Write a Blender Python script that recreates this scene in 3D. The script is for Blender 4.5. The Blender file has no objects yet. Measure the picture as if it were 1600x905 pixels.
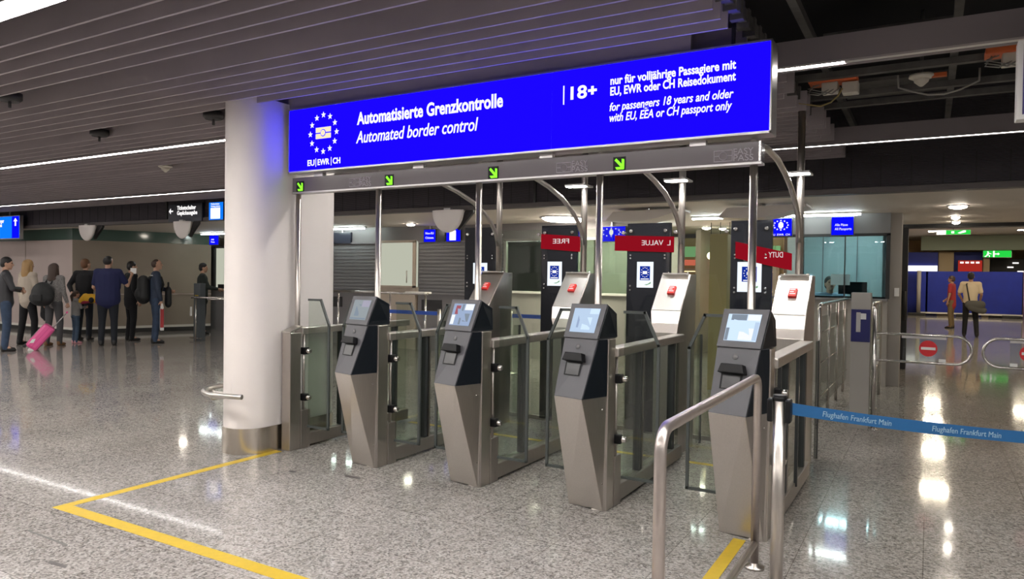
import bpy, bmesh, math, random
from mathutils import Vector, Matrix
random.seed(7)
S = bpy.context.scene
COL = S.collection
R_ = math.radians

# ---------------------------------------------------------------- camera
YAW, PITCH, ROLL, FPX, EYE = R_(-30.19), R_(-1.0), R_(.814), 1121.56, 1.5
fw = Vector((math.sin(YAW)*math.cos(PITCH), math.cos(YAW)*math.cos(PITCH), math.sin(PITCH)))
rt = Vector((math.cos(YAW), -math.sin(YAW), 0)); up = rt.cross(fw)
CR = rt*math.cos(ROLL) + up*math.sin(ROLL); CU = -rt*math.sin(ROLL) + up*math.cos(ROLL)
cam_d = bpy.data.cameras.new('camera'); cam = bpy.data.objects.new('camera', cam_d); COL.objects.link(cam)
cam_d.sensor_width = 36; cam_d.lens = FPX/1600*36; cam_d.clip_start = .05; cam_d.clip_end = 200
M = Matrix.Identity(4)
for i in range(3):
    M[i][0] = CR[i]; M[i][1] = CU[i]; M[i][2] = -fw[i]
M[2][3] = EYE
cam.matrix_world = M
S.camera = cam
def at(x, y, X=None, Y=None, Z=None):
    "point of the place where the sight line of a measured photo pixel meets a wall (X or Y) or a level (Z)"
    d = CR*((x-800)/FPX) - CU*((y-452.5)/FPX) + fw
    t = X/d.x if X is not None else Y/d.y if Y is not None else (Z-EYE)/d.z
    return Vector((0, 0, EYE)) + d*t

# ---------------------------------------------------------------- light and exposure
S.view_settings.view_transform = 'Standard'; S.view_settings.look = 'None'
S.view_settings.gamma = 1; S.view_settings.use_curve_mapping = False
S.view_settings.exposure = EXPOSURE = 0.85
STRIP, SIGN_BLUE, AMBIENT = 30.0, 1.8, .15
S.cycles.max_bounces = 10; S.cycles.transparent_max_bounces = 24
S.cycles.sample_clamp_indirect = 6
S.cycles.caustics_reflective = False; S.cycles.caustics_refractive = False
w = bpy.data.worlds.new('hall'); S.world = w; w.use_nodes = True
w.node_tree.nodes['Background'].inputs[0].default_value = (1, .93, .88, 1)
w.node_tree.nodes['Background'].inputs[1].default_value = AMBIENT

# ---------------------------------------------------------------- materials
def nt(name):
    m = bpy.data.materials.new(name); m.use_nodes = True
    t = m.node_tree; t.nodes.clear()
    return m, t, t.nodes, t.links
def c4(c): return (c[0], c[1], c[2], 1)
def mat(name, col, rough=.5, metal=0, emit=None, es=0, bump=0, bscale=40, var=0, coat=0, spec=.5, stretch=None):
    m, t, N, L = nt(name)
    o = N.new('ShaderNodeOutputMaterial'); p = N.new('ShaderNodeBsdfPrincipled'); L.new(p.outputs[0], o.inputs[0])
    p.inputs['Base Color'].default_value = c4(col); p.inputs['Roughness'].default_value = rough; p.inputs['Metallic'].default_value = metal
    p.inputs['Specular IOR Level'].default_value = spec; p.inputs['Coat Weight'].default_value = coat
    if emit:
        p.inputs['Emission Color'].default_value = c4(emit); p.inputs['Emission Strength'].default_value = es
    if var or bump:
        tc = N.new('ShaderNodeTexCoord'); mp = N.new('ShaderNodeMapping'); n = N.new('ShaderNodeTexNoise')
        L.new(tc.outputs['Object'], mp.inputs[0]); L.new(mp.outputs[0], n.inputs['Vector'])
        n.inputs['Scale'].default_value = bscale; n.inputs['Detail'].default_value = 4
        if stretch: mp.inputs['Scale'].default_value = stretch
        if var:
            r = N.new('ShaderNodeValToRGB'); L.new(n.outputs[0], r.inputs[0])
            r.color_ramp.elements[0].position = .3; r.color_ramp.elements[1].position = .7
            r.color_ramp.elements[0].color = c4([max(0, v*(1-var)) for v in col]); r.color_ramp.elements[1].color = c4([min(1, v*(1+var)) for v in col])
            L.new(r.outputs[0], p.inputs['Base Color'])
        if bump:
            b = N.new('ShaderNodeBump'); b.inputs['Strength'].default_value = bump; b.inputs['Distance'].default_value = .002
            L.new(n.outputs[0], b.inputs['Height']); L.new(b.outputs[0], p.inputs['Normal'])
    return m
def emis(name, col, s):
    m, t, N, L = nt(name)
    o = N.new('ShaderNodeOutputMaterial'); e = N.new('ShaderNodeEmission'); L.new(e.outputs[0], o.inputs[0])
    e.inputs[0].default_value = c4(col); e.inputs[1].default_value = s
    return m
def glass(name, tint, refl=1.0, rough=0.0, ior=1.5):
    m, t, N, L = nt(name)
    o = N.new('ShaderNodeOutputMaterial'); mx = N.new('ShaderNodeMixShader'); tr = N.new('ShaderNodeBsdfTransparent'); g = N.new('ShaderNodeBsdfGlossy')
    f = N.new('ShaderNodeLayerWeight'); f.inputs[0].default_value = .5
    pw = N.new('ShaderNodeMath'); pw.operation = 'POWER'; pw.inputs[1].default_value = 4.5
    k = N.new('ShaderNodeMath'); k.operation = 'MULTIPLY_ADD'; k.inputs[1].default_value = .9*refl; k.inputs[2].default_value = .045*refl
    tr.inputs[0].default_value = c4(tint); g.inputs['Roughness'].default_value = rough
    L.new(f.outputs['Facing'], pw.inputs[0]); L.new(pw.outputs[0], k.inputs[0]); L.new(k.outputs[0], mx.inputs[0]); L.new(tr.outputs[0], mx.inputs[1]); L.new(g.outputs[0], mx.inputs[2]); L.new(mx.outputs[0], o.inputs[0])
    return m
def steel(name, col=(.56, .52, .48), rough=.32, stretch=(60, 60, 2)):
    m, t, N, L = nt(name)
    o = N.new('ShaderNodeOutputMaterial'); p = N.new('ShaderNodeBsdfPrincipled'); L.new(p.outputs[0], o.inputs[0])
    p.inputs['Metallic'].default_value = 1
    tc = N.new('ShaderNodeTexCoord'); mp = N.new('ShaderNodeMapping'); n = N.new('ShaderNodeTexNoise')
    L.new(tc.outputs['Object'], mp.inputs[0]); mp.inputs['Scale'].default_value = stretch; L.new(mp.outputs[0], n.inputs['Vector'])
    n.inputs['Scale'].default_value = 6; n.inputs['Detail'].default_value = 3
    r = N.new('ShaderNodeValToRGB'); L.new(n.outputs[0], r.inputs[0])
    r.color_ramp.elements[0].position = .25; r.color_ramp.elements[1].position = .75
    r.color_ramp.elements[0].color = c4([v*.92 for v in col]); r.color_ramp.elements[1].color = c4([min(1, v*1.06) for v in col])
    L.new(r.outputs[0], p.inputs['Base Color'])
    mr = N.new('ShaderNodeMapRange'); mr.inputs['To Min'].default_value = rough*.85; mr.inputs['To Max'].default_value = rough*1.2
    L.new(n.outputs[0], mr.inputs[0]); L.new(mr.outputs[0], p.inputs['Roughness'])
    b = N.new('ShaderNodeBump'); b.inputs['Strength'].default_value = .02; b.inputs['Distance'].default_value = .001
    L.new(n.outputs[0], b.inputs['Height']); L.new(b.outputs[0], p.inputs['Normal'])
    return m
def granite():
    m, t, N, L = nt('granite')
    o = N.new('ShaderNodeOutputMaterial'); p = N.new('ShaderNodeBsdfPrincipled'); L.new(p.outputs[0], o.inputs[0])
    tc = N.new('ShaderNodeTexCoord')
    v = N.new('ShaderNodeTexVoronoi'); v.inputs['Scale'].default_value = 95; L.new(tc.outputs['Object'], v.inputs['Vector'])
    v2 = N.new('ShaderNodeTexVoronoi'); v2.inputs['Scale'].default_value = 42; L.new(tc.outputs['Object'], v2.inputs['Vector'])
    n = N.new('ShaderNodeTexNoise'); n.inputs['Scale'].default_value = 1.3; n.inputs['Detail'].default_value = 5; L.new(tc.outputs['Object'], n.inputs['Vector'])
    s = N.new('ShaderNodeSeparateColor'); L.new(v.outputs['Color'], s.inputs[0])
    s2 = N.new('ShaderNodeSeparateColor'); L.new(v2.outputs['Color'], s2.inputs[0])
    r = N.new('ShaderNodeValToRGB'); L.new(s.outputs[0], r.inputs[0]); cr = r.color_ramp; cr.interpolation = 'CONSTANT'
    cr.elements[0].position = 0; cr.elements[0].color = (.19, .177, .166, 1); cr.elements[1].position = .16; cr.elements[1].color = (.285, .265, .246, 1)
    for ps, c in ((.38, (.345, .32, .295)), (.62, (.42, .39, .36)), (.86, (.475, .445, .412))):
        e = cr.elements.new(ps); e.color = c4(c)
    r2 = N.new('ShaderNodeValToRGB'); L.new(s2.outputs[1], r2.inputs[0]); c2 = r2.color_ramp; c2.interpolation = 'CONSTANT'
    c2.elements[0].color = (.72, .70, .69, 1); c2.elements[1].position = .14; c2.elements[1].color = (1, 1, 1, 1)
    mu = N.new('ShaderNodeMix'); mu.data_type = 'RGBA'; mu.blend_type = 'MULTIPLY'; mu.inputs[0].default_value = .8
    L.new(r.outputs[0], mu.inputs[6]); L.new(r2.outputs[0], mu.inputs[7])
    nr = N.new('ShaderNodeMapRange'); nr.inputs['From Min'].default_value = .3; nr.inputs['From Max'].default_value = .7; nr.inputs['To Min'].default_value = .9; nr.inputs['To Max'].default_value = 1.08
    L.new(n.outputs[0], nr.inputs[0])
    m2 = N.new('ShaderNodeMix'); m2.data_type = 'RGBA'; m2.blend_type = 'MULTIPLY'; m2.inputs[0].default_value = 1
    L.new(mu.outputs[2], m2.inputs[6]); L.new(nr.outputs[0], m2.inputs[7])
    br = N.new('ShaderNodeTexBrick'); br.offset = 0; br.inputs['Scale'].default_value = 1; br.inputs['Brick Width'].default_value = .6; br.inputs['Row Height'].default_value = .6
    br.inputs['Mortar Size'].default_value = .0025; br.inputs['Mortar Smooth'].default_value = .2
    br.inputs['Color1'].default_value = (1, 1, 1, 1); br.inputs['Color2'].default_value = (.93, .93, .93, 1); br.inputs['Mortar'].default_value = (.5, .48, .46, 1)
    L.new(tc.outputs['Object'], br.inputs['Vector'])
    m3 = N.new('ShaderNodeMix'); m3.data_type = 'RGBA'; m3.blend_type = 'MULTIPLY'; m3.inputs[0].default_value = 1
    p.inputs['Specular IOR Level'].default_value = .36
    L.new(m2.outputs[2], m3.inputs[6]); L.new(br.outputs[0], m3.inputs[7]); L.new(m3.outputs[2], p.inputs['Base Color'])
    rr = N.new('ShaderNodeMapRange'); rr.inputs['To Min'].default_value = .03; rr.inputs['To Max'].default_value = .11
    L.new(s.outputs[1], rr.inputs[0]); L.new(rr.outputs[0], p.inputs['Roughness'])
    b = N.new('ShaderNodeBump'); b.inputs['Strength'].default_value = .05; b.inputs['Distance'].default_value = .001
    L.new(s.outputs[2], b.inputs['Height']); L.new(b.outputs[0], p.inputs['Normal'])
    return m
def grille():
    m, t, N, L = nt('louvre')
    o = N.new('ShaderNodeOutputMaterial'); p = N.new('ShaderNodeBsdfPrincipled'); L.new(p.outputs[0], o.inputs[0])
    tc = N.new('ShaderNodeTexCoord'); w = N.new('ShaderNodeTexWave'); w.bands_direction = 'Z'; w.inputs['Scale'].default_value = 21; w.inputs['Distortion'].default_value = 0
    L.new(tc.outputs['Object'], w.inputs['Vector'])
    r = N.new('ShaderNodeValToRGB'); r.color_ramp.elements[0].color = (.02, .02, .024, 1); r.color_ramp.elements[1].color = (.125, .105, .125, 1); r.color_ramp.elements[0].position = .25
    L.new(w.outputs[0], r.inputs[0]); L.new(r.outputs[0], p.inputs['Base Color']); p.inputs['Roughness'].default_value = .6
    b = N.new('ShaderNodeBump'); b.inputs['Strength'].default_value = .6; b.inputs['Distance'].default_value = .01; L.new(w.outputs[0], b.inputs['Height']); L.new(b.outputs[0], p.inputs['Normal'])
    return m
MT = dict(
 granite=granite(), louvre=grille(),
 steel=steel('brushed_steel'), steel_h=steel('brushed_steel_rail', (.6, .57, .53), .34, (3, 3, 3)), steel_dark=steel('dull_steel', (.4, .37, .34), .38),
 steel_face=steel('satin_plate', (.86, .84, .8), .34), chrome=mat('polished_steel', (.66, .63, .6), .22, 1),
 white=mat('column_paint', (.82, .765, .735), .45, var=.02, bscale=3), kiosk=mat('anthracite_plastic', (.085, .085, .095), .42, bump=.1, bscale=300),
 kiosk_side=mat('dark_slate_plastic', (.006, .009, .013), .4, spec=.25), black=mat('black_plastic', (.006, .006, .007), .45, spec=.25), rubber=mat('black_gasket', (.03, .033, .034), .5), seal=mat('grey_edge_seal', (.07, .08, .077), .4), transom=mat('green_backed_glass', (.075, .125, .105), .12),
 baffle=mat('ceiling_baffle', (.40, .355, .375), .55, var=.06, bscale=2), void=mat('void_paint', (.012, .012, .014), .9), plenum=mat('plenum_metal', (.11, .105, .10), .6, var=.3, bscale=6),
 housing=mat('light_housing', (.27, .235, .25), .5), lamp=emis('lamp_diffuser', (1, .955, .91), STRIP), lamp_dim=emis('thin_lamp_diffuser', (1, .955, .91), 12), lamp_off=mat('unlit_diffuser', (.75, .73, .7), .4),
 bluepanel=emis('blue_backlit_panel', (.0035, .0006, 1), SIGN_BLUE), lettering=emis('backlit_lettering', (1, .97, .96), .62), letteringy=emis('backlit_cream', (1, .86, .58), .56),
 frame=mat('aluminium_frame', (.52, .5, .5), .35, .8), beam=mat('beam_gloss', (.13, .11, .12), .16, coat=.5), green=emis('green_led', (.16, 1, .02), 1.4), engraved=mat('engraved_grey', (.36, .32, .36), .4),
 glass=glass('clear_glass', (.86, .9, .865)), glass_green=glass('green_glass', (.72, .80, .74), .9), glass_teal=glass('teal_glass', (.62, .76, .80), .8), glass_dark=mat('black_glass', (.012, .013, .017), .06, spec=.6),
 yellow=mat('yellow_tape', (.60, .41, .025), .45, var=.05, bscale=30), red=mat('red_label', (.72, .03, .025), .45), belt=mat('blue_webbing', (.004, .085, .235), .6, bump=.3, bscale=400), beltblue=mat('dark_blue_webbing', (.02, .08, .42), .6),
 beltprint=mat('pale_print', (.26, .38, .48), .6), rim=mat('brown_grey_rim', (.085, .07, .068), .5), booth=mat('booth_grey', (.19, .18, .185), .5, var=.04, bscale=2), shutter=mat('shutter_grey', (.20, .196, .205), .5), beige=mat('beige_panel', (.50, .42, .34), .5, var=.04, bscale=2),
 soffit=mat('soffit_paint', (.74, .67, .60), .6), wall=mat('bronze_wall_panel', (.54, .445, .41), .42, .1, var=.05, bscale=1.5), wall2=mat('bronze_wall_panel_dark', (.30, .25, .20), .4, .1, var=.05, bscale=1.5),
 skirting=mat('dark_skirting', (.02, .019, .018), .5), whitestrip=mat('pale_strip', (.75, .72, .66), .4), concrete=mat('grey_jamb', (.36, .335, .305), .55, var=.03, bscale=3), dark=mat('dark_frame', (.022, .021, .022), .5),
 navy=mat('navy_sheet', (.006, .022, .30), .5, var=.12, bscale=2), darksign=mat('dark_sign_face', (.02, .024, .04), .3), signblue=emis('small_sign_blue', (.003, .004, .95), .62), signblue2=emis('small_sign_light_blue', (.004, .17, 1), .7),
 screen=emis('screen_white', (.86, .92, 1), .62), screenblue=emis('screen_blue', (.01, .04, .40), .45), screenstar=emis('screen_star', (.5, .9, .5), .5), warm=emis('warm_lamp', (1, .8, .5), 6), spot=emis('spot_lamp', (1, .90, .76), 36), cool=emis('cool_tube', (.86, 1, .96), 26),
 dlamp=emis('gate_lamp_face', (1, .98, .95), 150), reflection=emis('red_reflection', (.62, .012, .03), .24), reflectiontext=emis('reflected_lettering', (.95, .85, .85), .45), noentry=mat('no_entry_red', (.70, .02, .03), .5), pureWhite=mat('white_print', (.85, .84, .82), .5),  # red glow with pale lettering stands in for a shop sign's reflection
 olive=mat('ochre_panel', (.42, .33, .13), .6), pink=mat('pink_shell', (.86, .12, .36), .3, coat=.3), exitgreen=emis('exit_green', (.02, .62, .06), .6), orange=mat('orange_plastic', (.75, .16, .05), .5), cable=mat('grey_cable', (.36, .35, .32), .5), detector=mat('detector_white', (.72, .68, .6), .5),
 purple=mat('mauve_post', (.30, .17, .34), .5), tan=mat('tan_wall', (.55, .42, .25), .6), screw=mat('screw_steel', (.7, .68, .65), .25, 1), shelfglow=emis('lit_shelf', (1, .72, .38), 2.2), shopgreen=emis('shop_green', (.2, .42, .18), .5), shopred=emis('shop_red', (.7, .14, .08), .6),
 lampfar=emis('far_hall_lamp', (1, .87, .66), 30), beamg=mat('green_grey_paint', (.30, .36, .28), .6), navyplate=mat('navy_plate', (.01, .012, .12), .4), scuff=mat('scuff', (.10, .09, .085), .6), violet=mat('violet_face', (.05, .035, .20), .4), slateb=mat('slate_terminal', (.10, .115, .125), .5), lamproom=emis('frosted_window', (.72, .74, .60), .38), reddisplay=emis('red_display', (.45, .03, .02), .45), whitedisplay=emis('white_display', (1, .95, .9), .8),
)

# ---------------------------------------------------------------- builders
class MB:
    def __init__(s): s.bm = bmesh.new()
    def box(s, a, b, rot=None, piv=None):
        x0, y0, z0 = a; x1, y1, z1 = b
        vs = [Vector(p) for p in ((x0,y0,z0),(x1,y0,z0),(x1,y1,z0),(x0,y1,z0),(x0,y0,z1),(x1,y0,z1),(x1,y1,z1),(x0,y1,z1))]
        if rot is not None:
            pv = Vector(piv) if piv else sum(vs, Vector())/8
            vs = [rot @ (v-pv) + pv for v in vs]
        s.hexa(vs); return s
    def hexa(s, vs):
        v = [s.bm.verts.new(p) for p in vs]
        for f in ((3,2,1,0),(4,5,6,7),(0,1,5,4),(1,2,6,5),(2,3,7,6),(3,0,4,7)): s.bm.faces.new([v[i] for i in f])
        return s
    def poly(s, vs, faces):
        v = [s.bm.verts.new(p) for p in vs]
        for f in faces: s.bm.faces.new([v[i] for i in f])
        return s
    def prism(s, pts, off):
        "closed outline pts (3-D, planar) swept by the vector off"
        off = Vector(off); n = len(pts)
        a = [s.bm.verts.new(Vector(p)) for p in pts]; b = [s.bm.verts.new(Vector(p)+off) for p in pts]
        s.bm.faces.new(a); s.bm.faces.new(b[::-1])
        for i in range(n): s.bm.faces.new((a[i], b[i], b[(i+1) % n], a[(i+1) % n]))
        return s
    def tube(s, pts, r, seg=12, caps=True):
        pts = [Vector(p) for p in pts]; rings = []; n = len(pts)
        rr = r if isinstance(r, (list, tuple)) else [r]*n
        t0 = (pts[1]-pts[0]).normalized(); ref = Vector((0, 0, 1)) if abs(t0.z) < .9 else Vector((1, 0, 0))
        nx = t0.cross(ref).normalized()
        for i, p in enumerate(pts):
            if i == 0: t = (pts[1]-p).normalized()
            elif i == n-1: t = (p-pts[i-1]).normalized()
            else: t = ((pts[i+1]-p).normalized()+(p-pts[i-1]).normalized()).normalized()
            nx = (nx - t*nx.dot(t)).normalized(); ny = t.cross(nx)
            rings.append([s.bm.verts.new(p + (nx*math.cos(2*math.pi*k/seg)+ny*math.sin(2*math.pi*k/seg))*rr[i]) for k in range(seg)])
        for a, b in zip(rings, rings[1:]):
            for k in range(seg):
                f = s.bm.faces.new((a[k], a[(k+1) % seg], b[(k+1) % seg], b[k])); f.smooth = True
        if caps: s.bm.faces.new(rings[0][::-1]); s.bm.faces.new(rings[-1])
        return s
    def strip(s, pts, half, th):
        "flat bar of the outline pts with width vector half and thickness vector th"
        for a, b in zip(pts, pts[1:]):
            a, b, h, t = Vector(a), Vector(b), Vector(half), Vector(th)
            s.hexa([a-h, b-h, b-h+t, a-h+t, a+h, b+h, b+h+t, a+h+t])
        return s
    def lathe(s, prof, c=(0, 0, 0), axis='Z', seg=24):
        rings = []; c = Vector(c)
        for r, h in prof:
            ring = []
            for k in range(seg):
                a = 2*math.pi*k/seg; u, v = r*math.cos(a), r*math.sin(a)
                p = (u, v, h) if axis == 'Z' else (u, h, v) if axis == 'Y' else (h, u, v)
                ring.append(s.bm.verts.new(c+Vector(p)))
            rings.append(ring)
        for a, b in zip(rings, rings[1:]):
            for k in range(seg):
                f = s.bm.faces.new((a[k], a[(k+1) % seg], b[(k+1) % seg], b[k])); f.smooth = True
        s.bm.faces.new(rings[0][::-1]); s.bm.faces.new(rings[-1])
        return s
    def ball(s, c, r, m=None, seg=12):
        if not isinstance(r, (tuple, list)): r = (r, r, r)
        mat_ = Matrix.Translation(Vector(c)) @ (m.to_4x4() if m else Matrix.Identity(4)) @ Matrix.Diagonal((*r, 1))
        g = bmesh.ops.create_uvsphere(s.bm, u_segments=seg, v_segments=max(6, seg*2//3), radius=1, matrix=mat_)
        for v in g['verts']:
            for f in v.link_faces: f.smooth = True
        return s
    def build(s, name, m, parent=None, bevel=0, loc=None):
        bmesh.ops.recalc_face_normals(s.bm, faces=s.bm.faces[:])
        if bevel:
            es = [e for e in s.bm.edges if len(e.link_faces) == 2 and e.calc_face_angle(0) > .35]
            bmesh.ops.bevel(s.bm, geom=es, offset=bevel, segments=2, profile=.5, affect='EDGES', clamp_overlap=True)
        me = bpy.data.meshes.new(name); s.bm.to_mesh(me); s.bm.free()
        me.materials.append(MT[m] if isinstance(m, str) else m)
        o = bpy.data.objects.new(name, me); COL.objects.link(o)
        if parent: o.parent = parent
        if loc: o.location = loc
        return o
def tag(o, label, cat, group=None, kind=None):
    o['label'] = label; o['category'] = cat
    if group: o['group'] = group
    if kind: o['kind'] = kind
    return o
def thing(name, label, cat, loc=(0, 0, 0), rz=0, group=None):
    o = bpy.data.objects.new(name, None); COL.objects.link(o); o.empty_display_size = .1
    o.location = loc; o.rotation_euler = (0, 0, rz)
    return tag(o, label, cat, group)
def struct(o, label=None, cat=None):
    o['kind'] = 'structure'
    if label: o['label'] = label
    if cat: o['category'] = cat
    return o
def kids(o): return [c for c in bpy.data.objects if c.parent == o]
def dup(root, loc, label=None, rz=None):
    def rec(o, parent):
        c = o.copy(); COL.objects.link(c)
        if parent: c.parent = parent
        for ch in kids(o): rec(ch, c)
        return c
    r = rec(root, None); r.location = loc
    if rz is not None: r.rotation_euler = (0, 0, rz)
    if label: r['label'] = label
    return r
def text(name, s, size, m, parent, loc, width=None, shear=0, bold=0, rx=90, mirror=False, ext=.002, align='LEFT', rz=0):
    cu = bpy.data.curves.new(name, 'FONT'); cu.body = s; cu.size = size; cu.extrude = ext; cu.shear = shear; cu.offset = bold; cu.align_x = align; cu.resolution_u = 4; cu.space_character = 1.0 + 9*bold
    t = bpy.data.objects.new('tmp', cu); COL.objects.link(t)
    dg = bpy.context.evaluated_depsgraph_get(); me = bpy.data.meshes.new_from_object(t.evaluated_get(dg)); me.name = name
    bpy.data.objects.remove(t); bpy.data.curves.remove(cu)
    xs = [v.co.x for v in me.vertices]
    if width and xs:
        k = width/(max(xs)-min(xs)); x0 = min(xs)
        for v in me.vertices: v.co.x = (v.co.x-x0)*k + (0 if align == 'LEFT' else -width/2)
    if mirror:
        for v in me.vertices: v.co.x = -v.co.x
        me.flip_normals()
    me.materials.clear(); me.materials.append(MT[m])
    o = bpy.data.objects.new(name, me); COL.objects.link(o); o.parent = parent; o.location = loc; o.rotation_euler = (R_(rx), 0, rz)
    return o
def star(b, c, r, th=.002):
    pts = []
    for k in range(10):
        a = math.pi/2 + k*math.pi/5; q = r if k % 2 == 0 else r*.42
        pts.append((c[0]+q*math.cos(a), c[1], c[2]+q*math.sin(a)))
    b.prism(pts, (0, -th, 0))
def arc(c, r, a0, a1, n=12, ax=(1, 0, 0), ay=(0, 0, 1)):
    c, ax, ay = Vector(c), Vector(ax), Vector(ay)
    return [c + ax*(r*math.cos(a0+(a1-a0)*k/n)) + ay*(r*math.sin(a0+(a1-a0)*k/n)) for k in range(n+1)]
# ================================================================ the hall: floor, ceilings, walls
struct(MB().box((-34, -9, -.2), (14, 50, 0)).build('floor', 'granite'), 'speckled grey granite floor with a polished shine', 'floor')
struct(MB().box((-34, -9, 3.62), (14, 9.05, 3.8)).build('ceiling', 'void'), 'black void above the open ceiling', 'ceiling')
b = MB(); STRIPS = (-1.1, 2.04, 5.0, 7.98)
y = -3.0; skip = (3.02, 4.28, 6.06); random.seed(3)
while y < 8.95:
    if all(abs(y-s) > .13 for s in STRIPS) and all(abs(y-s) > .08 for s in skip):
        xe = -1.05 + .05*random.choice((-1, 0, 1, 1)) + (.1 if y > 5 else 0) + (.05 if y > 6.6 else 0)
        if abs(y-4.4) < .1: xe = -1.3
        hw = .009 if y < 4.8 else .014; b.box((-30, y-hw, 2.9), (xe, y+hw, 3.06))
    y += .1605
struct(b.build('ceiling_baffles', 'baffle'), 'rows of grey baffles across the hall ceiling', 'ceiling')
# bulkhead with louvres, plain soffit beyond it
b = MB().box((-34, 9.05, 2.56), (14, 9.13, 3.62))
struct(b.build('wall_bulkhead', 'louvre'), 'dark louvred bulkhead under the ceiling', 'wall')
b = MB().box((-34, 9.0, 2.5), (14, 9.14, 2.565)); struct(b.build('trim_1', 'rim'), 'grey lower rim of the louvred bulkhead', 'trim')
b = MB()
x = -32.0
while x < 8: b.box((x-.004, 9.046, 2.565), (x+.004, 9.052, 2.9)); x += .3
for x in (-13.35, -11.15, -4.9, -1.35, 3.3): b.box((x-.02, 9.025, 2.565), (x+.02, 9.052, 2.95))
struct(b.build('trim_2', 'dark'), 'upright seams of the louvred bulkhead', 'trim')
struct(MB().box((-34, 9.14, 2.5), (14, 14.2, 2.6)).build('ceiling_soffit', 'soffit'), 'plain beige ceiling behind the louvred bulkhead', 'ceiling')
struct(MB().box((-34, 14.2, 2.5), (-3.4, 20, 2.6)).build('ceiling_shop', 'soffit'), 'beige ceiling over the shops behind the booths', 'ceiling')
# left walls
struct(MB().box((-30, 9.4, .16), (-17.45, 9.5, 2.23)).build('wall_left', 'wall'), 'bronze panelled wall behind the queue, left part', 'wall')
d = Vector((math.sin(R_(20)), math.cos(R_(20)), 0)); p0 = Vector((-17.45, 9.4, 0)); p1 = p0 + d*3.15; nrm = Vector((-d.y, d.x, 0))*.1
def slab(z0, z1, a, c, off, m, name, lab):
    A, C, o = Vector(a), Vector(c), Vector(off)
    return struct(MB().prism([A+Vector((0,0,z0)), C+Vector((0,0,z0)), C+Vector((0,0,z1)), A+Vector((0,0,z1))], o).build(name, m), lab, 'wall')
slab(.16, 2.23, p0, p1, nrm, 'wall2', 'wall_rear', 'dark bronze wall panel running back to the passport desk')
slab(0, .1, p0, p1, nrm*.6, 'skirting', 'baseboard_rear', 'black recessed skirting under the dark wall panel')
slab(.1, .16, p0, p1, nrm, 'whitestrip', 'trim_3', 'pale strip under the dark wall panel')
struct(MB().box((-30, 9.44, 0), (-17.5, 9.5, .1)).build('baseboard_left', 'skirting'), 'black recessed skirting under the left wall', 'wall')
struct(MB().box((-30, 9.4, .1), (-17.45, 9.5, .16)).build('trim_4', 'whitestrip'), 'pale strip under the left wall', 'trim')
for i, x in enumerate((-19.55, -21.6)): struct(MB().box((x-.008, 9.392, .16), (x+.008, 9.4, 2.23)).build('trim_%d' % (5+i), 'wall2'), 'upright joint of the left wall', 'trim')
struct(MB().prism([p0+d*.0+Vector((0, 0, .93)), p1+Vector((0, 0, .93)), p1+Vector((0, 0, .955)), p0+Vector((0, 0, .955))], -nrm*.2).build('trim_7', 'wall'), 'rail line across the dark wall panel', 'trim')
# green glass transom over the left walls, and a dark room behind it
struct(MB().box((-30, 9.43, 2.23), (-17.45, 9.45, 2.5)).build('window_1', 'transom'), 'green glass transom over the left wall', 'window')
struct(MB().prism([p0+Vector((0, 0, 2.23)), p1+Vector((0, 0, 2.23)), p1+Vector((0, 0, 2.5)), p0+Vector((0, 0, 2.5))], nrm*.15).build('window_2', 'transom'), 'green glass transom over the dark wall panel', 'window')
struct(MB().box((-34, 20, 0), (-3, 20.1, 3.6)).build('wall_back', 'concrete'), 'pale back wall far behind the booths', 'wall')

# ---------------------------------------------------------------- continuous light strips of the ceiling
def light_strip(y, x0, x1, lit, label, w=.05, z=2.9, m='lamp'):
    t = thing('light_strip', label, 'ceiling light', ((x0+x1)/2, y, z), 0, 'light strips of the ceiling')
    c = (x0+x1)/2
    MB().box((x0-c, -.075, .012), (x1-c, .075, .15)).box((x0-c, -.075, -.012), (x1-c, -w/2-.004, .012)).box((x0-c, w/2+.004, -.012), (x1-c, .075, .012)).build('housing', 'housing', t)
    b = MB(); b2 = MB(); k = 0; x = x0; n = 0
    while x < x1-.01:
        e = min(x+1.5, x1); mid = (x+e)/2
        on = any(a <= mid <= c2 for a, c2 in lit)
        (b if on else b2).box((x-c+.006, -w/2, -.010), (e-c-.006, w/2, .012)); n += 0 if on else 1
        x = e
    b.build('diffuser', m, t)
    if n: o = b2.build('unlit_diffuser', 'lamp_off', t); o['label'] = 'unlit stretch of diffuser'
    else: b2.bm.free()
    return t
light_strip(-1.1, -26, 10, [(-26, 10)], 'light strip behind the viewer, nearest the bottom of the floor', w=.12)
light_strip(1.97, -26, 6, [(-26, 6)], 'broad bright light strip at the top left corner', w=.14)
light_strip(5.0, -26, 8, [(-26, -.5)], 'light strip that runs behind the top of the big blue sign')
light_strip(7.98, -26, 8, [(-26, 8)], 'thin far light strip just in front of the louvred bulkhead', w=.035, m='lamp_dim')

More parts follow.
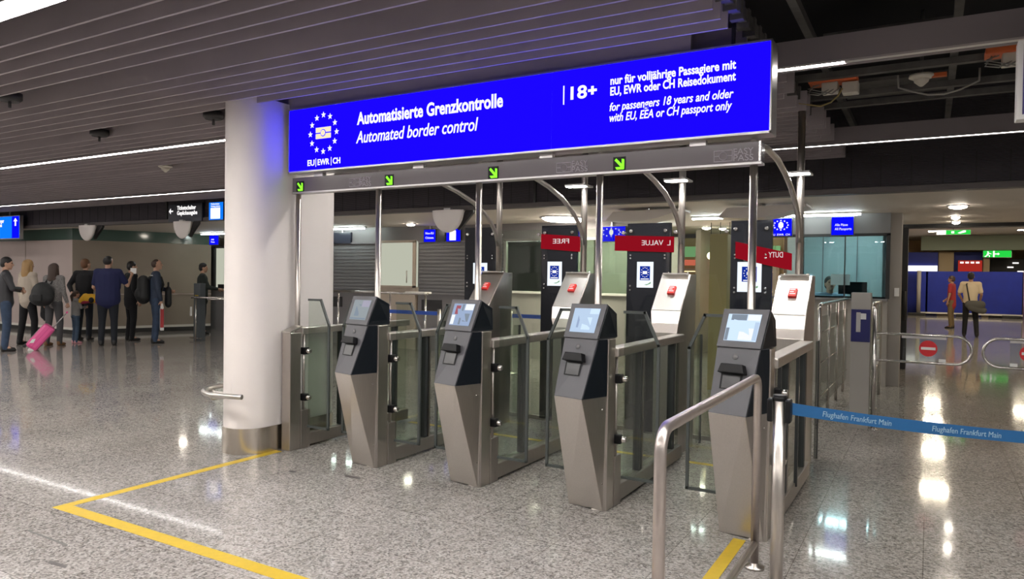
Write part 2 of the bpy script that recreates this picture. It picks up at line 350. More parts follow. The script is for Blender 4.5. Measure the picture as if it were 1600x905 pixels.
# ---------------------------------------------------------------- open ceiling on the right: rails, cables, detectors
b = MB()
for y in (2.9, 3.5, 4.1, 5.55, 6.25, 6.95, 7.35): b.box((-1.0, y-.03, 3.12), (9, y+.03, 3.17))
for x in (-.75, .12, .95, 1.8, 3.0): b.box((x-.025, -3, 3.17), (x+.025, 9.0, 3.23))
struct(b.build('ceiling_rails', 'plenum'), 'grey metal rails of the open ceiling', 'ceiling')
b = MB()
for x in (-.98,):
    b.box((x-.03, -3, 3.02), (x+.02, 9.0, 3.09))
    y = -3
    while y < 9: b.box((x-.045, y, 2.99), (x+.03, y+.05, 3.1)); y += .16
struct(b.build('ceiling_carrier', 'plenum'), 'notched carrier at the ragged end of the ceiling baffles', 'ceiling')
b = MB()
for (x0, x1, y0, y1) in ((-.7, .1, 5.6, 6.2), (-.7, .1, 3.0, 3.45), (-.72, .1, 7.0, 7.6), (1.0, 1.75, 5.6, 6.2)): b.box((x0, y0, 3.25), (x1, y1, 3.28))
struct(b.build('ceiling_sheets', 'plenum'), 'sheet metal pans over the open ceiling', 'ceiling')
def detector(loc, label):
    t = thing('smoke_detector', label, 'smoke detector', loc, 0, 'detectors of the ceiling')
    MB().lathe([(.085, .0), (.088, -.02), (.06, -.035)]).build('base', 'detector', t); MB().tube([(0, 0, -.01), (0, 0, 3.625-loc[2])], .012, 8).build('drop_rod', 'plenum', t)
    MB().lathe([(.055, -.03), (.05, -.055), (.018, -.085), (.01, -.09)]).build('sensor_head', 'detector', t)
    return t
t = detector((-.09, 6.45, 3.12), 'white smoke detector hanging in the open ceiling on the right')
MB().box((.05, -.02, -.03), (.17, .02, .0)).build('connector', 'orange', t)
detector((-8.9, 6.0, 2.93), 'white smoke detector under the dark slot left of the pillar')
def junction(x, y, z, label):
    t = thing('junction_box', label, 'junction box', (x, y, z), 0, 'junction boxes of the open ceiling')
    MB().box((-.2, -.09, .05), (.16, .09, .1)).build('cover', 'orange', t, bevel=.008)
    MB().box((-.1, -.07, -.03), (.02, .05, .05)).build('terminal_block', 'detector', t, bevel=.006)
    MB().box((.05, -.06, -.05), (.17, .05, .04)).build('socket', 'detector', t, bevel=.006)
    b = MB()
    for k in range(3): b.tube([(-.16+.02*k, -.05, .04), (-.2, -.07, -.03+.02*k), (-.12+.05*k, -.08, -.05), (-.02+.03*k, -.06, 0)], .006, 6)
    b.build('wires', 'cable', t)
junction(*at(1306, 140, Z=3.06), 'open junction box with orange cover right of the big blue sign')
junction(*at(1592, 95, Z=3.06), 'open junction box with orange cover at the right edge')
tag(MB().tube([at(x, y, Y=6.3) for x, y in ((1248, 162), (1264, 164), (1282, 166), (1298, 160), (1309, 150), (1316, 138))], .007, 6).build('cable', 'olive'), 'yellowish cable sagging from the junction box to the steel mast', 'cable')
tag(MB().tube([at(x, y, Y=6.3) for x, y in ((1403, 118), (1404, 137), (1425, 143), (1450, 148), (1475, 147), (1500, 140), (1530, 126), (1531, 106))], .008, 6).build('cable', 'cable'), 'grey cable sagging in a loop below the open ceiling', 'cable')
for (x, y, lab) in ((-6.6, 3.05, 'dark square fitting in the nearest dark slot of the baffles'), (-7.45, 4.28, 'dark fitting in the second dark slot, left one'), (-5.65, 4.28, 'dark fitting in the second dark slot, beside the pillar')):
    t = thing('ceiling_speaker', lab, 'speaker', (x, y, 2.9), 0, 'dark fittings in the ceiling slots')
    MB().lathe([(.09, .06), (.09, .01), (.07, -.01)]).build('ring', 'dark', t)
    MB().tube([(0, 0, 0), (0, 0, -.06)], .012, 8).build('nozzle', 'dark', t)

# ================================================================ pillar beside the gates
t = thing('oval_pillar', 'tall white oval pillar with a steel base beside the gates', 'pillar', (-4.99, 4.16, 0))
def stadium(r, y0, y1, n=20):
    return [(r*math.cos(a), y0 + r*math.sin(a), 0) for a in [math.pi + math.pi*k/n for k in range(n+1)]] + [(r*math.cos(a), y1 + r*math.sin(a), 0) for a in [math.pi*k/n for k in range(n+1)]]
def smooth(o, ang=.6):
    for f in o.data.polygons: f.use_smooth = True
    o.data.set_sharp_from_angle(angle=ang); return o
smooth(MB().prism([Vector(p)+Vector((0, 0, .2)) for p in stadium(.212, 0, .67)], (0, 0, 2.75)).build('shaft', 'white', t))
smooth(MB().prism(stadium(.222, 0, .67), (0, 0, .215)).build('base_sleeve', mat('sleeve_steel', (.66, .6, .52), .27, 1, var=.05, bscale=5, stretch=(6, 6, .3)), t))
pts = arc((0, 0, .51), .365, R_(150), R_(285), 22, (1, 0, 0), (0, 1, 0)) + [Vector((.18, -.33, .51)), Vector((.265, -.30, .51))]
bm_ = MB().tube(pts, .021, 12).build('bumper_rail', 'steel_h', t)
for a in (R_(200), R_(262)):
    v = Vector((math.cos(a), math.sin(a), 0)); MB().tube([v*.2+Vector((0, 0, .47)), v*.34+Vector((0, 0, .47)), v*.365+Vector((0, 0, .5))], .013, 8).build('bracket', 'steel_h', bm_)
# scuffs on the floor
for pts_, lab in ((((537, 741), (563, 746), (563, 750), (540, 745)), 'small dark scuff on the floor in front of the leftmost kiosk'), (((44, 828), (106, 851), (105, 854), (43, 830)), 'long thin dark scratch on the floor near the lower left'), (((78, 876), (106, 884), (102, 888), (74, 880)), 'short dark smear on the floor at the lower left'), (((452, 735), (463, 736), (463, 739), (452, 738)), 'tiny dark spot on the floor near the oval pillar')):
    tag(MB().prism([at(x, y, Z=0.0002) for x, y in pts_], (0, 0, .0006)).build('floor_scuff', 'scuff'), lab, 'scuff mark', 'scuffs on the floor')
# floor tape
def tape(name, a, c, w, label):
    a, c = Vector((*a, 0)), Vector((*c, 0)); d = (c-a).normalized(); n = Vector((-d.y, d.x, 0))*w
    tag(MB().prism([a, c, c+n, a+n], (0, 0, .0015)).build('floor_tape', 'yellow'), label, 'floor tape', 'yellow floor markings')
tape('t', (-4.77, 2.541), (-4.77, 4.25), -.075, 'yellow tape running along the floor to the oval pillar')
tape('t', (-4.77, 2.45), (-.88, 2.45), .09, 'yellow tape crossing the floor in the foreground')
tape('t', (-.955, 2.54), (-.955, 4.24), -.07, 'yellow tape ending under the right-hand kiosk')
for k, (x0, x1) in enumerate(((-4.58, -4.0), (-3.6, -3.02), (-2.65, -2.06), (-1.69, -1.07))):
    tape('t', (x0, 5.79), (x1, 5.79), .06, 'yellow stop line across the %s gate lane' % ('leftmost', 'second', 'third', 'rightmost')[k])
# ================================================================ the gates
KX = [-4.62, -3.660, -2.704, -1.746, -.753]
NTH = ['beside the oval pillar', 'behind the leftmost kiosk', 'behind the second kiosk', 'behind the third kiosk', 'behind the rightmost kiosk']
def leaf(parent, sgn, x0):
    q = lambda x, z: (x0 + sgn*x, .17, z)
    out = [q(0, .18), q(.24, .18), q(.24, 1.075), q(.14, 1.29), q(0, 1.29)]
    o = MB().prism([Vector(p)-Vector((0, .006, 0)) for p in out], (0, .012, 0)).build('door_leaf', 'glass', parent)
    b = MB()
    path = [q(0, 1.28), q(.137, 1.28), q(.232, 1.072), q(.232, .19), q(0, .19)]
    for a, c in zip(path, path[1:]):
        a, c = Vector(a), Vector(c); d = (c-a).normalized(); n = Vector((-d.z, 0, d.x))*.009
        b.prism([a-n-d*.008, c-n+d*.008, c+n+d*.008, a+n-d*.008], (0, .016, 0))
    b.build('edge_seal', 'seal', o, loc=(0, -.008, 0))
    return o
def barrier(i):
    t = thing('gate_barrier', 'glass and steel lane barrier ' + NTH[i], 'gate barrier', (KX[i], 4.28, 0), 0, 'lane barriers of the border gates')
    pz = 1.11 if i else 1.0
    MB().box((-.12, 0, 0), (-.02, .12, pz)).build('end_post', 'steel', t, bevel=.006)
    if i == 0: MB().prism([(-.122, -.004, 1.0), (-.122, .13, 1.045), (-.018, .13, 1.045), (-.018, -.004, 1.0)], (0, 0, .012)).build('post_cap', 'steel_h', t)
    MB().box((-.084, .12, 0), (-.012, .225, .33)).build('hinge_box', 'steel_dark', t, bevel=.005)
    MB().tube([(-.03, .16, .33), (-.03, .16, 1.0)], .011, 8).build('hinge_rod', 'steel', t)
    for z in (.84, .44):
        h = MB().box((-.05, .135, z-.03), (.015, .185, z+.03)).build('hinge', 'black', t, bevel=.008)
        MB().lathe([(.02, .0), (.022, .006), (.02, .03), (.012, .034)], (.015, .16, z), 'X', 16).build('hinge_cap', 'chrome', h)
    MB().box((-.10 if i else -.082, .12, .985), (-.0, 1.583, 1.045)).build('top_rail', 'steel_h', t, bevel=.008)
    MB().box((-.10 if i else -.082, .2, .02), (-.01, 1.583, .125)).build('bottom_rail', 'steel_dark', t, bevel=.006)
    MB().box((-.056, .2, .125), (-.044, 1.58, .985)).build('glass_panel', 'glass', t)
    for y0, w_ in ((.61, .035), (.665, .02), (1.37, .05)): MB().box((-.075, y0, .125), (-.025, y0+w_, .985)).build('upright', 'rubber' if w_ != .02 else 'steel_dark', t)
    if i < 4: leaf(t, 1, .02)
    else:
        for y0 in (.215, .9): MB().box((-.02, y0, .1), (.0, y0+.025, .985)).build('edge_profile', 'rubber', t)
    if i: 
        leaf(t, -1, -.31); MB().tube([(-.305, .17, 0), (-.305, .17, 1.05)], .018, 10).build('hinge_post', 'steel_dark', t)
    return t
for i in range(5): barrier(i)
for i in range(5):
    t = thing('glass_screen', 'narrow dark-edged glass screen at the exit end, barrier ' + NTH[i], 'glass screen', (KX[i], 6.42, 0), 0, 'glass screens at the lane exits')
    MB().box((-.056, .01, .02), (-.044, .12, 1.0)).build('pane', 'glass', t)
    MB().box((-.06, .115, 0), (-.04, .135, 1.0)).build('edge_profile', 'rubber', t)

# ---------------------------------------------------------------- kiosks
def kiosk(i):
    lab = ('passport kiosk nearest the oval pillar with dim grey screen', 'passport kiosk second from the pillar with a small red picture on its screen', 'passport kiosk third from the pillar, all pale blue screen', 'passport kiosk nearest the blue belt barrier, behind the steel railing')[i-1]
    t = thing('passport_kiosk', lab, 'kiosk', (KX[i], 4.28, 0), 0, 'passport kiosks in front of the lanes')
    BL, BR = (-.301, .028, 0), (-.045, -.008, 0); ML, MR = (-.335, -.144, .738), (-.111, -.209, .741)
    HL, HR = (-.317, -.036, 1.111), (-.067, -.077, 1.111)
    b = MB().poly([BL, BR, (-.03, -.002, 0), (-.122, -.002, 0), (-.122, .128, 0), (-.301, .13, 0), ML, MR, (-.03, -.002, .741), (-.122, -.002, .741), (-.122, .128, .741), (-.335, .13, .738)],
        [(k_, (k_+1) % 6, 6+(k_+1) % 6, 6+k_) for k_ in range(6)] + [(6, 7, 8, 9, 10, 11), (5, 4, 3, 2, 1, 0)])
    ped = b.build('pedestal', 'steel', t, bevel=.005)
    for z in (.66, .18):
        MB().lathe([(.008, -.004), (.008, .002), (.004, .004)], (-.034, .0, 0), 'X', 10).build('screw', 'screw', ped, loc=(-.012, -.012 if z < .5 else -.03, z))
    b = MB().poly([ML, MR, (-.03, -.002, .741), (-.122, -.002, .741), (-.122, .128, .741), (-.335, .13, .738), HL, HR, (-.03, -.002, 1.111), (-.122, -.002, 1.111), (-.122, .128, 1.111), (-.317, .13, 1.111)],
        [(k_, (k_+1) % 6, 6+(k_+1) % 6, 6+k_) for k_ in range(6)] + [(6, 7, 8, 9, 10, 11), (5, 4, 3, 2, 1, 0)])
    b.build('reader_body', 'kiosk', t, bevel=.003)
    # dark side plate of the reader
    o = MB().prism([Vector(MR)+Vector((.006, .006, .004)), Vector((-.031, -.004, .745)), Vector((-.031, -.004, 1.108)), Vector(HR)+Vector((.006, .006, -.004))], (.003, -.003, 0)).build('side_plate', 'kiosk_side', t)
    # monitor housing
    A = [(-.32, -.05, 1.112), (-.062, -.092, 1.112), (-.018, .13, 1.112), (-.325, .13, 1.112), (-.293, .012, 1.332), (-.027, -.016, 1.336), (-.028, .134, 1.276), (-.30, .132, 1.276)]
    mon = MB().hexa([Vector(p) for p in A]).build('monitor_housing', 'kiosk', t, bevel=.004)
    F = lambda u, v, off=.0: (Vector(A[0]).lerp(Vector(A[1]), u)).lerp(Vector(A[4]).lerp(Vector(A[5]), u), v) + nF*off
    nF = (Vector(A[1])-Vector(A[0])).cross(Vector(A[4])-Vector(A[0])).normalized()
    MB().prism([(-.0245+.0, -.012, 1.325), (-.0265, .13, 1.27), (-.0185, .126, 1.118), (-.058, -.083, 1.118)], (.004, 0, 0)).build('side_plate', 'kiosk_side', mon)
    def fq(u0, v0, u1, v1, off, th, name, m, par):
        return MB().prism([F(u0, v0, off), F(u1, v0, off), F(u1, v1, off), F(u0, v1, off)], nF*th).build(name, m, par)
    sc = fq(.14, .17, .86, .86, .001, .002, 'screen', SCR[i-1][0], mon)
    for (u0, v0, u1, v1, m) in SCR[i-1][1]: fq(u0, v0, u1, v1, .003, .001, 'screen_picture', m, sc)
    # reader face: hooded slot, tray, camera badge
    nG = (Vector(MR)-Vector(ML)).cross(Vector(HL)-Vector(ML)).normalized()
    G = lambda u, v, off=0: (Vector(ML).lerp(Vector(MR), u)).lerp(Vector(HL).lerp(Vector(HR), u), v) + nG*off
    def gq(u0, v0, u1, v1, off, th, name, m, par=t):
        return MB().prism([G(u0, v0, off), G(u1, v0, off), G(u1, v1, off), G(u0, v1, off)], nG*th).build(name, m, par)
    rd = gq(.2, .37, .72, .64, .0005, .002, 'reader_tray', 'black')
    gq(.25, .385, .68, .58, .0028, .001, 'reader_glass', 'kiosk_glass', rd)
    b = MB(); b.prism([G(.18, .60, .002), G(.24, .735, .002), G(.76, .735, .002), G(.84, .60, .002)], nG*.042)
    b.build('slot_hood', 'black', t, bevel=.004)
    c = G(.47, .86, .0); rot = nG.to_track_quat('Z', 'Y').to_matrix()
    bb = MB().lathe([(.016, 0), (.016, .003), (.0, .0035)], (0, 0, 0), 'Z', 16); o = bb.build('camera_badge', 'badge', t); o.rotation_euler = rot.to_euler(); o.location = c
    return t
MT['kiosk_glass'] = mat('reader_glass', (.055, .055, .058), .3); MT['badge'] = mat('badge_grey', (.2, .195, .2), .4)
SB = lambda n, c, s: MT.setdefault(n, emis(n, c, s)) and n
for n, c, s in [(a_, b_, c_*.56) for a_, b_, c_ in (('scr_dim', (.42, .47, .50), .75), ('scr_mid', (.36, .46, .66), .95), ('scr_pale', (.52, .66, .86), 1.0), ('scr_bright', (.62, .78, 1), 1.1), ('scr_white', (.95, .98, 1), 1.0), ('scr_gray', (.3, .36, .44), .8), ('scr_dark', (.08, .10, .16), .7), ('scr_red', (.55, .16, .2), .7), ('scr_lilac', (.5, .48, .6), .8))]: SB(n, c, s)
SCR = [('scr_dim', [(.52, .62, .84, .84, 'scr_lilac'), (.3, .3, .5, .7, 'scr_gray'), (.16, .19, .84, .24, 'scr_gray')]),
       ('scr_mid', [(.56, .66, .85, .85, 'scr_white'), (.24, .52, .4, .8, 'scr_red'), (.27, .6, .37, .72, 'scr_dark'), (.16, .2, .28, .5, 'scr_white'), (.45, .2, .52, .84, 'scr_gray'), (.58, .3, .78, .55, 'scr_gray')]),
       ('scr_pale', [(.6, .7, .85, .85, 'scr_bright'), (.45, .25, .7, .6, 'scr_bright'), (.3, .3, .36, .7, 'scr_mid'), (.55, .38, .66, .5, 'scr_white')]),
       ('scr_bright', [(.58, .7, .85, .85, 'scr_white'), (.15, .18, .22, .5, 'scr_gray'), (.22, .7, .56, .85, 'scr_gray'), (.45, .2, .76, .5, 'scr_white'), (.38, .6, .5, .64, 'scr_dark'), (.76, .2, .85, .66, 'scr_pale')])]
for i in range(1, 5): kiosk(i)

# ---------------------------------------------------------------- face camera units at the far end of each lane
def unit(i):
    lab = ('unlit camera cabinet, its face coloured as if in shade, with red button, left of the others, behind the second kiosk', 'white lit camera cabinet with red button behind the third kiosk', 'white lit camera cabinet with red button between the two right-hand kiosks', 'white lit camera cabinet with red button nearest the blue belt barrier')[i-1]
    t = thing('camera_cabinet', lab, 'camera cabinet', (KX[i], 6.0, 0), 0, 'camera cabinets at the lane ends')
    sec = [(-.27, -.07, -.13, .40, 0), (-.27, -.07, -.13, .40, 1.05), (-.305, -.07, -.10, .40, 1.12), (-.335, -.07, -.03, .41, 1.225), (-.332, -.07, .25, .42, 1.545)]
    vs = []; fs = []
    for a, b_, c, d_, z in sec: vs += [(a, c, z), (b_, c, z), (b_, d_, z), (a, d_, z)]
    for k in range(len(sec)-1):
        o = 4*k
        for j in range(4): fs.append((o+j, o+(j+1) % 4, o+4+(j+1) % 4, o+4+j))
    fs += [(3, 2, 1, 0), (16, 17, 18, 19)]
    MB().poly(vs, fs).build('cabinet', 'steel', t, bevel=.004)
    def fp(u, k, f, off=0):
        a, c = sec[k], sec[k+1]
        z = a[4]+(c[4]-a[4])*f; y = a[2]+(c[2]-a[2])*f; x = (a[0]+(c[0]-a[0])*f)*(1-u)+(-.07)*u
        n = Vector((0, -(c[4]-a[4]), (c[2]-a[2]))).normalized()
        return Vector((x, y, z)) + n*off
    face = MB().prism([fp(.03, 3, .02, .001), fp(.97, 3, .02, .001), fp(.97, 3, .98, .001), fp(.03, 3, .98, .001)], Vector((0, -.003, .003))).build('face_panel', 'steel_face' if i > 1 else 'steel_dark', t)  # lighting put into the colour: pale steel under a lamp bar, darker without
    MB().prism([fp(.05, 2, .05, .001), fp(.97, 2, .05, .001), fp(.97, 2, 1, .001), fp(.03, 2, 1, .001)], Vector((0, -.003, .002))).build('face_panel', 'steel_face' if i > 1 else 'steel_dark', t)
    lb = MB().prism([fp(.40, 3, .42, .004), fp(.64, 3, .42, .004), fp(.66, 3, .62, .004), fp(.43, 3, .62, .004)], Vector((0, -.02, .018))).build('red_button', 'red', t, bevel=.004)
    b = MB()
    for q, (u0, u1) in enumerate(((.45, .6), (.45, .56), (.45, .61))):
        f = .57-.05*q; b.prism([fp(u0, 3, f, .0315), fp(u1, 3, f, .0315), fp(u1, 3, f+.018, .0315), fp(u0, 3, f+.018, .0315)], Vector((0, -.0008, .0008)))
    b.build('button_print', 'pureWhite', lb)
    MB().box((-.31, .2, 1.545), (-.09, .24, 1.556)).build('top_trim', 'steel_h', t)
    for x in (-.29, -.11): MB().ball((x, .3, 1.552), .012, seg=8).build('top_screw', 'screw', t)
    return t
for i in range(1, 5): unit(i)

# ---------------------------------------------------------------- overhead frame
t = thing('gate_gantry', 'steel frame of posts and dark beam carrying green arrows over the gates', 'gantry', (-2.82, 4.42, 0))
ox = -2.82
bm_ = MB().box((-4.742-ox, -.04, 2.195), (-.868-ox, .05, 2.32)).build('beam', 'beam', t, bevel=.004)
MB().box((-4.742-ox, -.042, 2.186), (-.868-ox, .052, 2.199)).build('lower_edge', 'frame', bm_)
MB().box((-.884-ox, -.043, 2.2), (-.872-ox, -.04, 2.32)).build('end_strip', 'chrome', bm_)
for i, k in enumerate(KX):
    x = (k-.17 if i else -4.73)-ox
    MB().tube([(x, .02, 0), (x, .02, 2.2)], .0235, 14).build('front_post', 'steel', t)
for i, k in enumerate(KX[1:]):
    x = 0
    t = thing('steel_mast', ('leftmost', 'second', 'third', 'rightmost')[i] + ' steel mast with curved brace standing on a camera cabinet', 'mast', (k-.186, 4.42, 0), 0, 'masts on the camera cabinets')
    MB().tube([(x, 1.91, 1.546), (x, 1.91, 2.93)], .03, 16).build('rear_post', 'steel', t)
    MB().tube([(x+.004, yy, zz) for yy, zz in ((.05, 2.33), (.5, 2.36), (.85, 2.345), (1.15, 2.29), (1.42, 2.215), (1.62, 2.125), (1.76, 2.03), (1.84, 1.94), (1.885, 1.82))], .021, 12).build('brace', 'steel_h', t)
t = bpy.data.objects['gate_gantry']
for i, (k, lab) in enumerate(zip(KX, ('leftmost', 'second', 'third', 'rightmost'))):
    x = (-4.645, -3.672, -2.715, -1.755)[i]-ox
    d_ = MB().box((x-.042, -.046, 2.2), (x+.042, -.039, 2.288)).build('arrow_display', 'black', t)
    b = MB(); z = 2.244; yv = -.046; th = (0, -.002, 0)
    b.prism([(x-.031, yv, z+.022), (x-.020, yv, z+.034), (x+.026, yv, z-.012), (x+.014, yv, z-.024)], th)
    b.prism([(x+.018, yv, z+.03), (x+.034, yv, z+.026), (x+.034, yv, z-.036), (x+.02, yv, z-.02)], th)
    b.prism([(x-.026, yv, z-.022), (x+.02, yv, z-.022), (x+.034, yv, z-.037), (x-.016, yv, z-.038)], th)
    b.build('arrow', 'green', d_)
for x in (-4.03, -2.15, -1.085):
    x -= ox; b = MB(); yv = -.0405; th = (0, -.0015, 0); q = .004
    for a, c in (((x-.062, 2.212), (x+.05, 2.216)), ((x-.062, 2.276), (x+.05, 2.28)), ((x-.062, 2.212), (x-.058, 2.28)), ((x+.046, 2.212), (x+.05, 2.28)), ((x-.062, 2.244), (x-.03, 2.248)), ((x+.018, 2.244), (x+.05, 2.248))):
        b.box((a[0], yv-.0015, a[1]), (c[0], yv, c[1]))
    ring = arc((x-.006, yv, 2.246), .024, 0, 2*math.pi, 20)
    b.tube(ring, .0022, 5, caps=False)
    b.build('passport_emblem', 'engraved', bm_)
    text('lettering', 'EASY', .052, 'engraved', bm_, (x+.055, yv, 2.249), .115)
    text('lettering', 'PASS', .052, 'engraved', bm_, (x+.055, yv, 2.211), .115)
# bright lamp bars above the camera cabinets
for i, lab in ((2, 'leftmost'), (3, 'middle'), (4, 'rightmost')):
    q = thing('lamp_bar', lab + ' of the three short lamp bars fixed high on the rear masts', 'lamp', (KX[i]-.186, 6.14, 2.36), 0, 'lamp bars on the masts')
    MB().box((-.10, -.05, .0), (.10, .17, .018)).build('body', 'frame', q, bevel=.004)
    MB().box((-.09, -.04, -.006), (.09, .04, .002)).build('lamp_face', 'dlamp', q)

# ---------------------------------------------------------------- the big sign
Y0 = 4.33; sx = -2.77
t = thing('overhead_sign', 'long backlit blue sign reading Automatisierte Grenzkontrolle above the gates', 'sign', (sx, Y0, 2.62))
W = lambda x, z, y=0: (x-sx, y, z-2.62)
MB().box(W(-4.735, 2.352, .004), W(-.808, 2.892, .16)).build('casing', 'frame', t, bevel=.004)
pn = MB().box(W(-4.725, 2.366, -.002), W(-2.232, 2.880, .006)).build('blue_panel', 'bluepanel', t)
pn2 = MB().box(W(-2.228, 2.366, -.002), W(-.818, 2.880, .006)).build('blue_panel', 'bluepanel', t)
b = MB()
for a, c in ((W(-4.735, 2.352, -.006), W(-.808, 2.366, .004)), (W(-4.735, 2.880, -.006), W(-.808, 2.892, .004)), (W(-4.735, 2.352, -.006), W(-4.725, 2.892, .004)), (W(-.818, 2.352, -.006), W(-.808, 2.892, .004))): b.box(a, c)
b.build('rim', 'frame', t)
tl = lambda s, size, x, z, width, par=pn, **k: text('lettering', s, size, 'lettering', par, W(x, z, -.003), width, **k)
tl('Automatisierte Grenzkontrolle', .135, -3.965, 2.695, 1.352, bold=.0035)
tl('Automated border control', .135, -3.973, 2.547, 1.155, shear=.22, bold=.001)
tl('EU', .068, -4.507, 2.402, .078, bold=.0012); tl('EWR', .068, -4.392, 2.402, .130, bold=.0012); tl('CH', .068, -4.222, 2.402, .08, bold=.0012)
b = MB(); b.box(W(-4.416, 2.39, -.004), W(-4.411, 2.458, -.002)); b.box(W(-4.244, 2.39, -.004), W(-4.239, 2.458, -.002)); b.build('divider', 'lettering', pn)
for k in range(12):
    a = math.pi/2 + k*math.pi/6; b = MB(); star(b, W(-4.332+.147*math.cos(a), 2.66+.15*math.sin(a), -.002), .026); b.build('star', 'lettering', pn)
b = MB()
b.box(W(-4.416, 2.668, -.005), W(-4.248, 2.709, -.002)); b.box(W(-4.416, 2.617, -.005), W(-4.248, 2.658, -.002))
o = b.build('passport_symbol', 'letteringy', pn)
MB().lathe([(.030, 0), (.030, -.004)], W(-4.332, 2.663, -.003), 'Y', 20).build('symbol_ring', 'bluepanel', o)
MB().lathe([(.024, 0), (.024, -.005)], W(-4.332, 2.663, -.004), 'Y', 20).build('symbol_dot', 'letteringy', o)
tr = lambda s, size, x, z, width, **k: text('lettering', s, size, 'lettering', pn2, W(x, z, -.003), width, **k)
MB().box(W(-2.143, 2.656, -.004), W(-2.135, 2.781, -.002)).build('divider', 'lettering', pn2)
tr('18', .118, -2.088, 2.685, .118, bold=.0025); tr('+', .10, -1.962, 2.692, .062, bold=.004)
tr('nur für volljährige Passagiere mit', .074, -1.805, 2.748, .792, bold=.0018)
tr('EU, EWR oder CH Reisedokument', .074, -1.805, 2.679, .792, bold=.0018)
tr('for passengers 18 years and older', .074, -1.808, 2.579, .784, shear=.22, bold=.001)
tr('with EU, EEA or CH passport only', .074, -1.808, 2.510, .776, shear=.22, bold=.001)
for x in (-4.3, -3.25, -1.95, -1.05): MB().box(W(x-.01, 2.89, .07), W(x+.01, 3.05, .09)).build('hanger', 'dark', t)
for x in (-4.45, -3.4, -2.3, -1.25):
    MB().box(W(x-.05, 2.318, .06), W(x+.05, 2.354, .1)).build('bracket', 'frame', t)

# ---------------------------------------------------------------- near railing and belt barrier
t = thing('steel_railing', 'bent steel tube railing standing in the foreground before the right kiosk', 'railing', (-.76, 2.3, 0))
zt = 1.0; L_ = 1.56
path = [(0, .0, .02), (0, 0, zt-.08)] + [(0, .08-.08*math.cos(a), zt-.08+.08*math.sin(a)) for a in [math.pi/2*k/6 for k in range(1, 7)]] + [(0, L_-.07, zt)] + [(0, L_-.07+.07*math.sin(a), zt-.07+.07*math.cos(a)) for a in [math.pi/2*k/6 for k in range(1, 7)]] + [(0, L_, .02)]
MB().tube(path, .021, 16).build('bent_tube', steel('railing_steel', (.58, .52, .49), .36, (3, 3, 3)), t)
MB().tube([(0, .0, .13), (0, L_, .13)], .0185, 14).build('lower_rail', 'steel_h', t)
for y in (0, L_): MB().lathe([(.05, 0), (.05, .012), (.024, .018), (.024, .03)], (0, y, 0)).build('floor_flange', 'steel', t)
def stanchion(loc, label):
    t = thing('belt_stanchion', label, 'stanchion', loc, 0, 'stanchions of the blue belt barrier')
    MB().lathe([(.16, 0), (.16, .012), (.03, .03)]).build('foot_plate', 'steel_dark', t)
    MB().tube([(0, 0, .02), (0, 0, 1.0)], .027, 18).build('post', 'steel', t)
    hd = MB().lathe([(.0285, .982), (.03, .985), (.03, .995), (.028, 1.0)], seg=18).build('belt_head', 'black', t)
    MB().lathe([(.028, 1.0), (.029, 1.003), (.027, 1.006)]).build('cap', 'black', t)
    for s in (-1, 1): MB().box((s*.036-.012, -.03, .89), (s*.036+.012, .03, .99)).build('belt_clip', 'black', hd, bevel=.006)
    return t
P0 = Vector((-.55, 3.265, 0)); dirb = Vector((.902/1.042, .525/1.042, 0))
stanchion(P0, 'steel belt stanchion with black head beside the right kiosk')
o = stanchion(P0+dirb*4.0, 'far steel belt stanchion beyond the right edge')
b = MB(); N_ = 40; L_ = 3.92; zb = lambda s: .948 - 4*.145*(s/L_)*(1-s/L_)
A = [P0+dirb*(.04+L_*k/N_)+Vector((0, 0, zb(L_*k/N_))) for k in range(N_+1)]
nb = Vector((dirb.y, -dirb.x, 0))*.0015
for a, c in zip(A, A[1:]):
    h = Vector((0, 0, .0255)); b.hexa([a-h-nb, c-h-nb, c-h+nb, a-h+nb, a+h-nb, c+h-nb, c+h+nb, a+h+nb])
belt = tag(b.build('barrier_belt', 'belt'), 'blue barrier belt printed Flughafen Frankfurt Main stretched to the right', 'belt')
for s0 in (.145, .62, 1.1, 1.6, 2.1, 2.6, 3.1):
    p = P0+dirb*(.04+s0)+Vector((0, 0, zb(s0)-.012))+nb*1.4
    o = text('belt_lettering', 'Flughafen Frankfurt Main', .034, 'beltprint', belt, p, .30, rz=math.atan2(dirb.y, dirb.x), ext=.0004)
    o.rotation_mode = 'XYZ'; sl = (zb(s0+.3)-zb(s0))/.3
    o.matrix_local = Matrix.Translation(p) @ Matrix.Rotation(math.atan2(dirb.y, dirb.x), 4, 'Z') @ Matrix.Rotation(-math.atan(sl), 4, 'Y') @ Matrix.Rotation(R_(90), 4, 'X')
